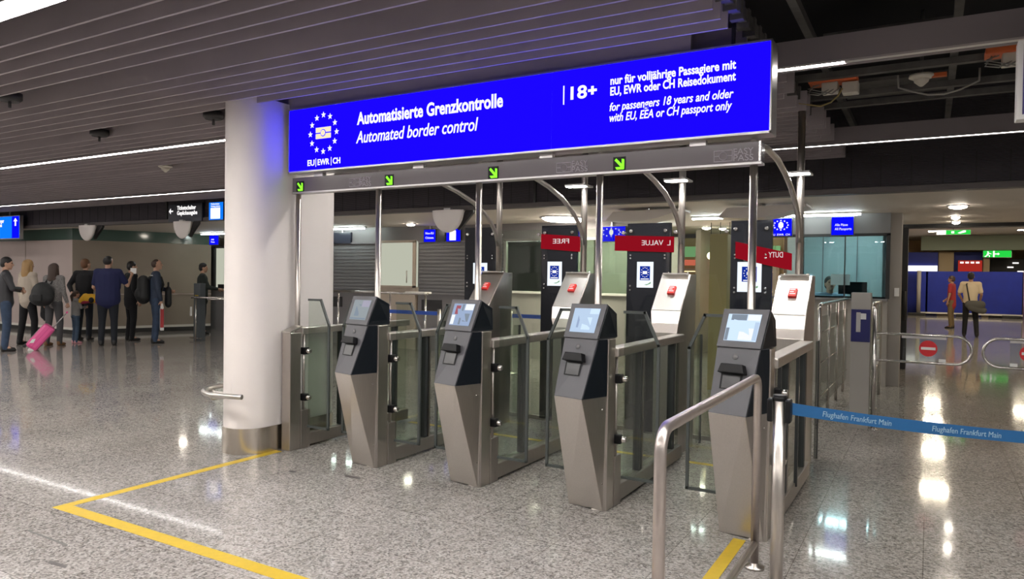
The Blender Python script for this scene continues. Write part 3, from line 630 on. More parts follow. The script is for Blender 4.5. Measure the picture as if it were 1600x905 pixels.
# ================================================================ behind the gates: dark screen panels
PAN = [(-4.49, -4.075), (-3.525, -3.12), (-2.575, -2.14), (-1.575, -1.215)]
SCX = [None, -3.365, -2.385, -1.405]
def screen_panel(i):
    x0, x1 = PAN[i]; c = (x0+x1)/2
    lab = ('leftmost dark glass panel behind the gates with half hidden screen', 'dark glass panel with red FREE reflection strip and small lit screen', 'dark glass panel with red VALUE reflection strip and small lit screen', 'rightmost dark glass panel with lit screen behind a post')[i]
    t = thing('screen_panel', lab, 'panel', (c, 6.66, 0), 0, 'dark screen panels behind the gates')
    MB().box((x0-c, 0, .02), (x1-c, .05, 2.04)).build('glass_body', 'glass_dark', t, bevel=.004)
    for xx in (x0-c+.045, x1-c-.045):
        for z in (1.965,) : MB().lathe([(.018, 0), (.018, -.02), (.013, -.024)], (xx, 0, z), 'Y', 12).build('bolt', 'screw', t)
    for xx in ((x0-c+.04, x1-c-.05)):
        for z in (1.73, 1.70, 1.43, 1.39) : MB().lathe([(.009, 0), (.009, -.012), (.006, -.014)], (xx, 0, z), 'Y', 8).build('small_bolt', 'screw', t)
    sx_ = (SCX[i]-c) if SCX[i] else .0
    z0, z1, hw = (1.415, 1.665, .082) if i else (1.42, 1.65, .09)
    if i == 3: hw = .105; z0 = 1.395
    sc = MB().box((sx_-hw, -.006, z0), (sx_+hw, .0, z1)).build('screen', 'screen', t)
    h2 = hw*.62; cz = z1-.11
    em = MB().box((sx_-h2, -.008, cz-.068), (sx_+h2, -.006, cz+.068)).build('screen_emblem', 'screenblue', sc)
    for k in range(12):
        a = math.pi*k/6; b = MB(); star(b, (sx_+h2*.72*math.cos(a), -.008, cz+.008+.046*math.sin(a)), .0065, .001); b.build('star', 'screenstar' if i == 0 else 'lettering', em)
    b = MB(); b.box((sx_-.022, -.0095, cz-.008), (sx_+.022, -.008, cz+.02)); b.build('passport_symbol', 'lettering', em)
    MB().box((sx_-h2*.8, -.0095, cz-.06), (sx_+h2*.8, -.008, cz-.052)).build('caption_line', 'lettering', em)
    b = MB(); b.prism([(sx_-.01, -.008, z0+.028), (sx_+.03, -.008, z0+.036), (sx_+hw*.75, -.008, z0+.058), (sx_+hw*.72, -.008, z0+.04), (sx_+.02, -.008, z0+.024)], (0, -.001, 0)); b.build('green_swoosh', 'shopgreen', sc)
    MB().box((-.3 if i == 0 else x0-c-.0, .01, 0), (x1-c, .04, .02)).build('foot_rail', 'steel_dark', t)
    return t
for i in range(4): screen_panel(i)
# clear glass between the dark panels
for k, (x0, x1) in enumerate(((-4.07, -3.53), (-3.115, -2.58), (-2.135, -1.58))):
    t = thing('glass_screen', 'clear glass screen in the gap right of the %s dark screen panel' % ('leftmost', 'second', 'third')[k], 'glass panel', ((x0+x1)/2, 6.69, 0), 0, 'clear panels behind the gates')
    h = (x1-x0)/2
    MB().box((-h, 0, .04), (h, .012, 2.0)).build('pane', 'glass', t)
    MB().box((-h, -.01, 0), (h, .02, .04)).build('foot_profile', 'steel_dark', t)
    for xx in (-h+.04, h-.04): MB().lathe([(.02, -.004), (.02, -.02), (.014, -.024)], (xx, 0, 1.95), 'Y', 12).build('bolt', 'screw', t)
# shop sign reflections in the glass, built as glowing red strips with reversed lettering
def reflected_strip(name, x0, x1, z0, z1, words, label, slope=0, y=6.648):
    t = thing('reflected_strip', label, 'reflection', ((x0+x1)/2, y, (z0+z1)/2), 0, 'red shop reflections on the glass')
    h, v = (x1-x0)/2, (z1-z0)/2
    MB().prism([(-h, 0, -v), (h, 0, -v-slope), (h, 0, v-slope), (-h, 0, v)], (0, .006, 0)).build('strip_face', 'reflection', t)
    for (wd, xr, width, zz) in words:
        text('lettering', wd, .07, 'reflectiontext', t, (xr-(x0+x1)/2+width/2, -.002, zz-(z0+z1)/2), width, mirror=True, bold=0, align='CENTER')
        # letters reversed as a reflection would show them
    return t
reflected_strip('a', -3.525, -3.075, 1.80, 1.955, [('FREE', -3.385, .185, 1.853)], 'red reflection built as a strip with mirrored word FREE on dark glass', .035)
reflected_strip('b', -2.70, -2.10, 1.775, 1.925, [('VALUE', -2.42, .215, 1.825), ('L', -2.165, .03, 1.822)], 'red reflection built as a strip with mirrored word VALUE on dark glass', .02)
reflected_strip('c', -1.53, -1.045, 1.70, 1.85, [('DUTY', -1.24, .12, 1.705)], 'short slanting red reflection built as a strip behind the rightmost front post', .11)

# ================================================================ back row: control booths
YB = 11.6
def booth_front(name, lab, x0, x1, build, cat='booth', group='control booths in the back row'):
    t = thing(name, lab, cat, ((x0+x1)/2, YB, 0), 0, group); build(t, x0-(x0+x1)/2, x1-(x0+x1)/2); return t
def shutter_booth(t, a, c):
    MB().box((a, 0, 0), (c, .12, 1.15)).build('counter_front', 'booth', t)
    MB().box((a, -.05, 1.13), (c, .15, 1.17)).build('counter_top', 'shutter', t)
    b = MB(); z = 1.17
    while z < 2.16: b.prism([(a, .03, z), (a, .018, z+.008), (a, .012, z+.04), (a, .014, z+.066), (a, .03, z+.0705)], (c-a, 0, 0)); z += .0715
    b.build('roller_shutter', 'shutter', t)
    MB().box((a+.1, -.012, .8), (a+.6, 0, 1.02)).build('wall_plate', 'dark', t)
    MB().box((a, -.02, 2.16), (c, .15, 2.2)).build('lintel', 'booth', t)
booth_front('shuttered_booth', 'closed grey control booth right of the oval pillar', -11.6, -10.02, shutter_booth)
booth_front('shuttered_booth', 'closed grey control booth right of the frosted window', -8.95, -6.95, shutter_booth)
def window_booth(t, a, c):
    MB().box((a, 0, 0), (c, .1, 1.27)).build('lower_panel', 'beige', t)
    MB().box((a, 0, 1.27), (c, .06, 2.2)).build('frosted_pane', 'lamproom', t)
    b = MB(); b.box((a, -.04, 1.25), (c, 0, 1.29)); b.box((a, -.04, 2.17), (c, 0, 2.22)); b.box((c-.07, -.04, 0), (c, 0, 2.2)); b.box((a, -.04, 0), (a+.06, 0, 2.2)); b.build('window_frame', 'beige', t)
    MB().tube([(c-.22, -.03, 1.35), (c-.22, -.03, 1.6)], .012, 8).build('handle', 'steel', t)
booth_front('window_booth', 'beige booth with a lit frosted window above a tan panel', -10.0, -9.0, window_booth)
def glass_booth(t, a, c):
    MB().box((a, 0, 0), (c, .1, 1.2)).build('lower_panel', 'concrete', t)
    MB().box((a, -.05, 1.2), (c, .2, 1.24)).build('counter_top', 'whitestrip', t)
    MB().box((a, .02, 1.24), (c, .035, 2.2)).build('pane', 'glass_green', t)
    b = MB(); b.box((a, -.02, 1.24), (a+.05, .06, 2.2)); b.box((c-.05, -.02, 1.24), (c, .06, 2.2)); b.box((a, -.02, 2.17), (c, .06, 2.21)); b.build('window_frame', 'steel_dark', t)
    MB().box((a, 1.7, 0), (c, 1.75, 2.3)).build('rear_wall', 'beige', t)
    MB().box((a+.1, .9, 2.28), (c-.1, 1.0, 2.3)).build('room_lamp', 'cool', t)
booth_front('glass_booth', 'glazed booth with warm interior between two dark panels', -6.93, -5.85, glass_booth)
booth_front('glass_booth', 'green glazed booth under the small blue signs', -5.8, -4.1, glass_booth)
# transom with small signs, cool light line over it
struct(MB().box((-11.6, 11.62, 2.2), (-4.05, 11.7, 2.5)).build('trim_8', 'booth'), 'dark band above the booths', 'trim')
def small_sign(x0, x1, z0, z1, m, label, lines=(), icon=None, y=YB-.03, group='small lit signs over the booths'):
    t = thing('small_sign', label, 'sign', ((x0+x1)/2, y, (z0+z1)/2), 0, group)
    h, v = (x1-x0)/2, (z1-z0)/2
    MB().box((-h, 0, -v), (h, .04, v)).build('sign_case', 'darksign', t)
    MB().box((-.012, .01, v), (.012, .03, 2.5-(z0+z1)/2)).build('hanger', 'frame', t)
    f = MB().box((-h+.01, -.004, -v+.01), (h-.01, 0, v-.01)).build('sign_face', m, t)
    for (s, xx, zz, w_, sz) in lines: text('lettering', s, sz, 'lettering', f, (xx, -.005, zz), w_)
    if icon == 'doc':
        MB().box((-h*.5, -.007, -v*.75), (h*.35, -.004, v*.7)).build('pictogram', 'whitedisplay', f)
    if icon == 'eu':
        for k in range(12):
            a = math.pi*k/6; b = MB(); star(b, (h*.62*math.cos(a), -.004, .03+v*.5*math.sin(a)), .016); b.build('star', 'lettering', f)
        b = MB(); b.box((-.035, -.008, .0), (.035, -.004, .06)); b.box((-.02, -.0082, -.02), (.02, -.004, .08)); b.build('pictogram', 'lettering', f)
    return t
small_sign(-8.80, -8.50, 2.17, 2.43, 'signblue', 'small blue sign over the closed booth, left one', [('Non-EU', -.1, .03, .2, .06), ('Citizens', -.1, -.06, .2, .06)])
small_sign(-8.48, -8.27, 2.17, 2.43, 'darksign', 'small unlit black sign between two blue signs over the closed booth')
small_sign(-8.25, -7.9, 2.17, 2.43, 'signblue', 'small blue sign with white picture over the closed booth', icon='doc')
small_sign(-5.52, -5.28, 2.15, 2.40, 'signblue', 'narrow blue sign behind the second rear mast', [('EU', -.06, -.02, .12, .08)])
small_sign(-5.03, -4.50, 2.13, 2.40, 'signblue', 'blue sign with star emblem right of the third front post', icon='eu')
small_sign(-2.13, -1.80, 2.17, 2.45, 'signblue', 'blue sign with star ring over the right-hand booth', [('EU  EWR  CH', -.13, -.125, .26, .04)], icon='eu', y=11.44)
small_sign(-1.27, -.96, 2.17, 2.45, 'signblue', 'blue sign with slanted lettering over the right-hand booth', [('Alle Pässe', -.1, .0, .17, .05), ('All Passports', -.1, -.06, .22, .05)], y=11.44)
small_sign(-15.4, -15.05, 2.18, 2.42, 'signblue', 'small blue sign over the passport desk left of the pillar', [('All', -.1, .0, .1, .05), ('Pass', -.1, -.06, .13, .05)])
small_sign(-11.25, -10.75, 2.17, 2.41, 'darksign', 'unlit dark sign just right of the oval pillar')
def tube_lamp(x0, x1, y, label, z=2.475):
    t = thing('tube_lamp', label, 'lamp', ((x0+x1)/2, y, z), 0, 'cool tube lamps over the booths')
    h = (x1-x0)/2
    MB().box((-h, -.02, .0), (h, .05, .025)).build('batten', 'frame', t)
    MB().tube([(-h+.02, -.0, -.014), (h-.02, -.0, -.014)], .014, 8).build('tube', 'cool', t)
tube_lamp(-11.4, -10.1, 11.3, 'cool white tube lamp over the closed booth beside the pillar')
tube_lamp(-3.3, -.85, 11.3, 'long cool white tube lamp over the right-hand booth')
tube_lamp(-20.4, -19.0, 10.6, 'cool tube lamp added behind the green transom to light it, left one', z=2.44)  # added out of view to brighten the green glass
tube_lamp(-17.6, -16.9, 12.8, 'cool tube lamp added behind the green transom to light it, right one', z=2.44)  # second added lamp for the transom
tube_lamp(-15.9, -14.6, 11.7, 'cool white tube lamp over the passport desk left of the pillar')
# signs of the bulkhead and the left end
def wide_sign():
    t = thing('bulkhead_sign', 'black bulkhead sign with white left arrow and two text lines', 'sign', (-12.69, 8.98, 2.675))
    MB().box((-.52, 0, -.175), (.52, .04, .175)).build('sign_case', 'darksign', t)
    f = MB().box((-.51, -.004, -.165), (.51, 0, .165)).build('sign_face', 'darksign', t)
    text('lettering', 'Ticketschalter', .11, 'lettering', f, (-.24, -.005, .06), .58, bold=.003); text('lettering', 'Gepäckausgabe', .11, 'lettering', f, (-.24, -.005, -.04), .62, bold=.003)
    b = MB(); b.box((-.47, -.007, .025), (-.37, -.004, .05)); b.prism([(-.5, -.004, .0375), (-.44, -.004, .095), (-.44, -.004, -.02)], (0, -.003, 0)); b.build('arrow', 'lettering', f)
wide_sign()
t = thing('bulkhead_sign', 'lit blue bulkhead sign with white panel beside the pillar', 'sign', (-11.76, 8.98, 2.675))
MB().box((-.21, 0, -.175), (.21, .04, .175)).build('sign_case', 'darksign', t)
f = MB().box((-.2, -.004, -.165), (.2, 0, .165)).build('sign_face', 'signblue2', t)
MB().box((-.15, -.008, -.145), (.12, -.004, .06)).build('white_panel', 'whitedisplay', f)
text('lettering', 'Parkscheine', .05, 'lettering', f, (-.14, -.005, .12), .24); text('lettering', 'Parking tickets', .05, 'lettering', f, (-.14, -.005, .075), .26)
t = thing('hanging_sign', 'lit blue hanging sign with upward arrow at the left edge', 'sign', (-19.75, 8.85, 2.52))
MB().box((-1.07, 0, -.28), (1.07, .08, .28)).build('sign_case', 'frame', t)
f = MB().box((-1.05, -.004, -.26), (1.05, 0, .26)).build('sign_face', 'signblue2', t)
MB().box((.72, -.006, -.26), (1.05, -.004, .26)).build('blue_field', 'signblue', f)
text('lettering', 'EU EWR CH Bürger', .12, 'lettering', f, (-.6, -.005, .12), .95, bold=.004); text('lettering', 'EU EEA citizens', .12, 'lettering', f, (-.6, -.005, .02), .85, bold=.004); text('lettering', 'Passports', .12, 'lettering', f, (-.6, -.005, -.16), .5, bold=.004)
b = MB(); b.box((.86, -.009, .03), (.92, -.006, .16)); b.prism([(.8, -.006, .14), (.98, -.006, .14), (.89, -.006, .22)], (0, -.003, 0)); b.build('arrow', 'lettering', f)
for x in (-.6, .55): MB().box((x-.01, .02, .28), (x+.01, .05, .4)).build('hanger', 'frame', t)
t = thing('hanging_sign', 'white framed hanging sign with dark violet face cut by the right edge', 'sign', (.98, 4.55, 2.56))
MB().box((-.61, 0, -.205), (.61, .1, .205)).build('sign_case', 'pureWhite', t, bevel=.004); MB().box((-.585, -.004, -.18), (.585, 0, .18)).build('sign_face', 'violet', t)
for x in (-.4, .4): MB().box((x-.01, .04, .205), (x+.01, .06, .34)).build('hanger', 'frame', t)
# half domes under the bulkhead
for x, rr, lab in ((-16.03, .3, 'white domed mirror under the bulkhead above the queue'), (-12.73, .265, 'white domed mirror under the bulkhead beside the black sign'), (-6.35, .29, 'white domed mirror under the bulkhead above the closed booth')):
    t = thing('dome_mirror', lab, 'mirror', (x, 8.95, 2.5), 0, 'white domes under the bulkhead')
    prof = [(rr*math.cos(a), -.34*math.sin(a)) for a in [math.pi/2*k/10 for k in range(10)]] + [(.01, -.34)]
    MB().lathe(prof, seg=28).build('dome', 'white', t).scale = (1, .28, 1)
    MB().prism([(rr*.95, .05, -.01), (rr*1.35, .1, .05), (rr*1.32, .1, -.04), (rr*.6, .05, -.3), (rr*.5, .05, -.3)], (0, .05, 0)).build('black_bracket', 'dark', t)
    MB().box((-.06, -.03, .0), (.06, .03, .03)).build('mount', 'frame', t)
# white ceiling sails right of the third mast
for k, (x0, x1) in enumerate(((-4.05, -2.95), (-2.45, -1.35))):
    t = thing('ceiling_sail', 'pale curved ceiling sail, %s of the two behind the gates' % ('left', 'right')[k], 'ceiling panel', ((x0+x1)/2, 9.6, 2.33), 0, 'pale sails under the beige ceiling')
    h = (x1-x0)/2; out = [(-h, 0, .0), (-h+.12, 0, .12)] + [(h, 0, .14), (h, 0, .11)] + [(h*.4, 0, .02), (0, 0, -.02), (-h*.5, 0, -.02)]
    MB().prism(out, (0, .5, 0)).build('sail', 'white', t)
    MB().box((-.02, .2, .1), (.02, .24, .18)).build('hanger', 'frame', t)
# ceiling lights behind the bulkhead
t = thing('oval_ceiling_light', 'large glowing oval ceiling light behind the second front post', 'ceiling light', (-5.33, 10.85, 2.5))
o = MB().lathe([(.36, .0), (.36, -.02), (.30, -.05)], seg=28).build('diffuser', 'spot', t); o.scale = (.9, 1.3, 1)
o = MB().lathe([(.40, .0), (.40, -.012), (.36, -.015)], seg=28).build('ring', 'frame', t); o.scale = (.9, 1.3, 1)
SPOTS = [((.293, 10.85), 'round downlight in the beige ceiling nearest the right edge', .13), ((.311, 12.59), 'small downlight behind the nearest round one, middle of the row', .07), ((.347, 13.63), 'small downlight farthest back before the dark portal', .07),
 ((-8.68, 11.0), 'round white lamp above the frosted window', .1), ((-6.83, 12.6), 'round white lamp left of the oval ceiling light', .1), ((-3.69, 13.66), 'downlight over the shop gap, left one', .1), ((-3.45, 13.92), 'downlight over the shop gap, middle one', .08), ((-3.03, 13.7), 'downlight over the shop gap, right one', .1), ((-15.0, 10.6), 'downlight above the end of the dark wall panel near the desk', .1), ((-1.9, 10.4), 'downlight near the rightmost rear mast', .06)]
for (x, y), lab, r in SPOTS:
    t = thing('downlight', lab, 'downlight', (x, y, 2.5), 0, 'downlights of the beige ceiling')
    r *= .78
    MB().lathe([(r*1.25, .0), (r*1.25, -.01), (r, -.014)], seg=20).build('ring', 'frame', t)
    MB().lathe([(r, -.01), (r*.95, -.03), (r*.4, -.045)], seg=20).build('lamp', 'spot', t)

# ---------------------------------------------------------------- right-hand booth with officer
t = thing('control_booth', 'right-hand control booth with teal glass and grey counter front', 'booth', (-1.3, 11.7, 0))
MB().box((-.95, -.1, 0), (.78, .0, 1.235)).build('counter_front', 'concrete', t)
MB().box((-.95, -.14, 1.225), (.78, .3, 1.26)).build('counter_top', 'booth', t)
MB().box((-.37, -.05, 1.26), (.78, -.035, 2.17)).build('pane', 'glass_teal', t)
b = MB(); b.box((-.39, -.07, 1.26), (-.36, -.01, 2.5)); b.box((.75, -.07, 1.26), (.80, -.01, 2.2)); b.box((-.95, -.07, 2.17), (.8, -.01, 2.21)); b.box((.2, -.06, 1.26), (.215, -.03, 2.17)); b.build('window_frame', 'dark', t)
MB().box((-.95, -.06, 2.21), (.8, -.02, 2.5)).build('fascia', 'booth', t)
MB().box((-.37, -.05, 1.255), (.78, -.02, 1.285)).build('lower_frame', 'black', t)
MT['teal_wall'] = mat('teal_wall', (.36, .43, .44), .5)
MB().box((-.95, 2.1, 0), (.8, 2.15, 2.45)).build('rear_wall', 'teal_wall', t)
for x in (-.35, .2): MB().box((x-.008, 2.09, .2), (x+.008, 2.1, 2.45)).build('wall_joint', 'booth', t)
MB().box((.70, 0, 0), (.76, 2.1, 2.45)).build('side_wall', 'concrete', t)
MB().box((-.2, 1.0, 2.4), (.6, 1.12, 2.44)).build('room_lamp', 'cool', t)
t = thing('monitor', 'black computer monitor behind the booth counter', 'monitor', (-1.02, 12.1, 1.26))
MB().box((-.2, 0, .05), (.2, .04, .24)).build('display', 'black', t, bevel=.006); MB().box((-.03, .0, .0), (.03, .03, .06)).build('stand', 'dark', t); MB().box((-.1, -.06, 0), (.1, .08, .012)).build('foot', 'dark', t)
tag(MB().box((-1.28, 11.66, 1.45), (-1.02, 11.664, 1.61)).build('paper_notice', 'pureWhite'), 'pale paper notice on the booth glass above the officer', 'notice')
tag(MB().box((-1.86, 13.5, 1.3), (-1.78, 13.55, 1.62)).build('lit_display', 'screen'), 'narrow lit display at the left of the booth glass', 'display')
# door jamb, portal
struct(MB().box((-.52, 11.75, 0), (-.36, 12.1, 2.5)).build('wall_jamb', 'concrete'), 'grey wall end between the booth and the wide portal', 'wall')
struct(MB().box((-.7, 14.15, 0), (-.335, 14.4, 2.47)).build('door_1', 'dark'), 'dark left frame of the wide portal', 'door')
struct(MB().box((-.5, 14.1, 2.44), (9, 14.4, 2.52)).build('trim_9', 'dark'), 'dark head frame of the wide portal', 'trim')
struct(MB().box((-4, 14.2, 2.5), (9, 14.3, 4.4)).build('wall_portal', 'soffit'), 'wall above the wide portal', 'wall')
t = thing('door_handle_bar', 'dark upright pull bar on the portal frame', 'handle', (-.37, 14.04, 0))
MB().tube([(0, 0, .85), (0, 0, 1.35)], .025, 8).build('bar', 'dark', t); MB().tube([(0, 0, 1.3), (0, .1, 1.3)], .015, 6).build('fixing', 'steel', t); MB().tube([(0, 0, .9), (0, .1, .9)], .015, 6).build('fixing', 'steel', t)
tag(MB().box((-.44, 11.72, 1.3), (-.38, 11.75, 1.42)).build('door_reader', 'pureWhite'), 'small pale box on the grey wall end', 'card reader')

# ---------------------------------------------------------------- swing gates
t = thing('gate_pillar', 'grey gate pillar with dark blue plate and small reader', 'pillar', (-.6, 8.1, 0))
MB().box((-.09, 0, 0), (.09, .16, 1.39)).build('body', 'concrete', t, bevel=.004)
pl = MB().box((-.088, -.008, .89), (.088, 0, 1.22)).build('blue_plate', 'navyplate', t)
MB().box((-.04, -.02, .99), (.0, -.008, 1.19)).build('reader_slot', 'frame', pl); MB().box((.0, -.016, 1.12), (.05, -.008, 1.18)).build('label', 'pureWhite', pl)
def disc(par, x, z, y=-.012):
    d_ = MB().lathe([(.078, 0), (.078, -.006)], (x, y, z), 'Y', 28).build('no_entry_disc', 'noentry', par)
    MB().box((x-.062, y-.009, z-.013), (x+.062, y-.006, z+.013)).build('white_bar', 'pureWhite', d_)
def swing(x0, x1, name, label, flip=1):
    t = thing('swing_gate', label, 'gate', (x0, 8.12, 0), 0, 'swing gates with no entry discs')
    L_ = x1-x0; zt, zb_ = .985, .715; r = (zt-zb_)/2; zc = (zt+zb_)/2
    MB().tube([(0, 0, 0), (0, 0, 1.23)], .022, 12).build('gate_post', 'chrome', t)
    MB().lathe([(.05, 0), (.05, .012), (.025, .02)]).build('floor_flange', 'chrome', t)
    pts = [(0, 0, zt), (flip*(L_-r), 0, zt)] + [(flip*(L_-r+r*math.sin(a)), 0, zc+r*math.cos(a)) for a in [math.pi*k/14 for k in range(1, 14)]] + [(flip*(L_-r), 0, zb_), (0, 0, zb_)]
    MB().tube(pts, .0135, 10).build('loop_tube', 'chrome', t)
    g = MB().box((flip*.25 if flip > 0 else -.62, -.004, zb_), (flip*.62 if flip > 0 else -.25, .004, zt-.03)).build('clear_plate', 'glass', t)
    MB().box((flip*.24 if flip > 0 else -.62, -.012, zt-.035), (flip*.62 if flip > 0 else -.24, .012, zt-.012)).build('clamp_strip', 'frame', t)
    disc(t, flip*.47, .858)
    MB().box((flip*.56 if flip > 0 else -.62, -.008, zb_+.015), (flip*.62 if flip > 0 else -.56, -.004, zb_+.045)).build('label', 'pureWhite', g)
    return t
swing(-.47, .36, 'a', 'left swing gate with red no entry disc beside the grey pillar')
t = swing(1.28, 2.11, 'b', 'right swing gate with red no entry disc, cut by the right edge', -1)
t = thing('passage_rail', 'long steel passage railing with glass panes behind the rightmost camera cabinet', 'railing', (-1.0, 8.2, 0))
path = [(0, 0, .0), (0, 0, 1.2), (0, .04, 1.24), (0, .1, 1.25), (0, 3.0, 1.25)]
MB().tube(path, .021, 12).build('handrail', 'chrome', t)
for y in (.85, 1.7, 2.55): MB().tube([(0, y, 0), (0, y, 1.24)], .018, 10).build('post', 'chrome', t)
for z in (.25, .62, .95): MB().tube([(0, 0, z), (0, 3.0, z)], .009, 8).build('crossbar', 'chrome', t)
MB().box((-.004, .05, .12), (.004, 2.95, 1.12)).build('pane', 'glass', t)
t = thing('passage_rail', 'steel passage railing right of the grey gate pillar', 'railing', (-.56, 9.47, 0))
MB().tube([(0, 0, 0), (0, 0, 1.2), (0, .05, 1.25), (0, 1.2, 1.25), (0, 1.25, 1.2), (0, 1.25, 0)], .021, 12).build('handrail', 'chrome', t)
MB().tube([(0, 0, .45), (0, 1.25, .45)], .014, 10).build('crossbar', 'chrome', t); MB().tube([(0, 0, .8), (0, 1.25, .8)], .014, 10).build('crossbar', 'chrome', t)
MB().lathe([(.05, 0), (.05, .012), (.025, .02)]).build('floor_flange', 'chrome', t)
MB().box((.02, .3, .5), (.03, .6, .78)).build('notice_plate', 'pureWhite', t)

# ---------------------------------------------------------------- shop seen through the gap, tan column, belts at the booths
tag(MB().box((-2.60, 9.8, 0), (-2.36, 10.05, 2.12)).build('ochre_column', 'olive', bevel=.005), 'ochre yellow column left of the rightmost dark panel', 'column')
t = thing('shop_shelf', 'lit shop shelving with orange and white goods seen through the gap', 'shelf', (-4.2, 15.0, 0))
MB().box((-1.2, .5, 0), (1.6, .55, 2.4)).build('back_panel', 'tan', t)
for z in (.5, .9, 1.3, 1.7): MB().box((-1.1, .15, z), (1.5, .5, z+.03)).build('shelf_board', 'whitestrip', t)
for z in (.88, 1.28, 1.68): MB().box((-1.1, .17, z-.012), (1.5, .2, z)).build('shelf_light', 'shelfglow', t)
for x in (-1.15, .2, 1.5): MB().box((x-.03, .1, 0), (x+.03, .5, 2.2)).build('upright', 'beige', t)
MB().box((-1.2, .1, 1.98), (1.6, .14, 2.2)).build('header', 'shopgreen', t); MB().box((-1.2, .1, 1.8), (.3, .14, 1.92)).build('header_strip', 'shopred', t)
random.seed(11)
MT.update(g0=mat('goods_orange', (.8, .25, .08), .5), g1=mat('goods_white', (.8, .76, .7), .5), g2=mat('goods_green', (.12, .35, .12), .5), g3=mat('goods_red', (.6, .05, .05), .5))
for z in (.53, .93, 1.33):
    for k in range(9):
        x = -5.25+.28*k; h = random.uniform(.16, .28)
        bo = MB().box((x, 15.22, z), (x+.17, 15.4, z+h)); tag(bo.build('goods_box', 'g%d' % random.randrange(4)), 'boxed goods standing on the lit shop shelf', 'box', 'boxed goods on the shop shelf')
for k in range(3):
    t = thing('pendant_lamp', '%s of three glowing round lamps over the shop shelf' % ('left', 'middle', 'right')[k], 'lamp', (-3.32+.16*k, 12.6, 2.5), 0, 'round lamps in the shop gap')
    MB().tube([(0, 0, -.52), (0, 0, 0)], .006, 6).build('cord', 'dark', t); MB().ball((0, 0, -.58), .065).build('globe', 'warm', t)
def back_belt(x0, x1, y, label, m='beltblue', z=.9):
    t = thing('belt_barrier', label, 'belt barrier', ((x0+x1)/2, y, 0), 0, 'belt barriers at the booths')
    h = (x1-x0)/2
    for s in (-h, h):
        MB().tube([(s, 0, 0), (s, 0, .97)], .028, 12).build('post', 'steel', t); MB().lathe([(.15, 0), (.15, .012), (.03, .03)], (s, 0, 0)).build('foot', 'steel_dark', t)
    MB().box((-h, -.003, z-.03), (h, .003, z+.03)).build('belt', m, t)
back_belt(-7.8, -6.75, 9.3, 'blue belt barrier seen behind the leftmost kiosk')
back_belt(-5.6, -4.75, 9.6, 'blue belt barrier seen behind the second kiosk')
t = thing('tube_rail', 'low steel rail right of the pillar in front of the closed booth', 'railing', (-8.9, 9.6, 0))
MB().tube([(-.6, 0, 1.2), (1.7, 0, 1.2)], .022, 10).build('handrail', 'chrome', t)
for x in (-.3, .9, 1.65): MB().tube([(x, 0, 0), (x, 0, 1.2)], .018, 10).build('post', 'chrome', t)
MB().box((1.3, -.1, 1.2), (1.7, .1, 1.23)).build('writing_shelf', 'whitestrip', t)

# ---------------------------------------------------------------- passport desk left of the pillar
t = thing('passport_desk', 'passport desk with pale window left of the pillar', 'desk', (-16.05, 12.5, 0))
MB().box((-.55, 0, 0), (.9, .1, 1.05)).build('desk_front', 'booth', t); MB().box((-.6, -.1, 1.05), (.95, .3, 1.09)).build('desk_top', 'whitestrip', t)
MB().box((-.35, .04, 1.09), (.9, .055, 2.2)).build('frosted_pane', 'lamproom', t)
b = MB(); b.box((-.42, 0, 1.09), (-.35, .08, 2.2)); b.box((-.58, 0, 0), (-.5, .08, 2.2)); b.box((-.58, 0, 2.15), (.9, .08, 2.2)); b.build('window_frame', 'dark', t)
MB().box((-.12, -.09, 1.09), (.1, .02, 1.2)).build('document_reader', 'black', t, bevel=.01)
t = thing('column_bollard', 'grey upright terminal with yellow label beside the passport desk', 'terminal', (-13.97, 10.25, 0))
MB().box((-.11, -.06, 0), (.11, .08, 1.26)).build('body', 'slateb', t, bevel=.006)
MB().box((-.07, -.064, .98), (.05, -.06, 1.005)).build('yellow_label', 'yellow', t)
MB().tube([(-.2, -.08, .05), (.2, -.08, .05)], .012, 8).build('foot_bar', 'chrome', t)
t = thing('queue_rail', 'steel queue rail with two posts in front of the standing officer', 'railing', (-13.6, 10.45, 0))
u = Vector((.507, .862, 0))
MB().tube([u*-.55+Vector((0, 0, .95)), u*1.0+Vector((0, 0, .95))], .02, 10).build('handrail', 'chrome', t); MB().tube([u*-.2+Vector((.1, -.1, .92)), u*1.0+Vector((.1, -.1, .92))], .02, 10).build('handrail', 'chrome', t)
for s in (-.45, .55, .95): MB().tube([u*s, u*s+Vector((0, 0, .95))], .018, 8).build('post', 'chrome', t)
MB().box((-.34, -.45, .55), (-.31, -.42, .75)).build('label_plate', 'pureWhite', t)

# ================================================================ the far hall behind the portal
struct(MB().box((-6, 14.4, 3.75), (10, 46, 3.9)).build('ceiling_far', 'soffit'), 'pale ceiling of the far hall', 'ceiling')
struct(MB().box((-6, 43.9, 0), (10, 44, 3.9)).build('wall_far', 'tan'), 'tan end wall of the far hall', 'wall')
struct(MB().box((-4.1, 14.4, 0), (-4, 44, 3.9)).build('wall_far_left', 'beige'), 'left wall of the far hall', 'wall')
struct(MB().box((7, 14.4, 0), (7.1, 44, 3.9)).build('wall_far_right', 'beige'), 'right wall of the far hall', 'wall')
for y in (17, 21, 26, 31, 36):
    for x in (.2, 3.4):
        t = thing('hall_lamp', 'square lamp in the far hall ceiling', 'ceiling light', (x, y, 3.74), 0, 'square lamps of the far hall')
        MB().box((-.35, -.35, -.01), (.35, .35, .01)).build('rim', 'frame', t); MB().box((-.3, -.3, -.018), (.3, .3, -.008)).build('diffuser', 'lampfar', t)
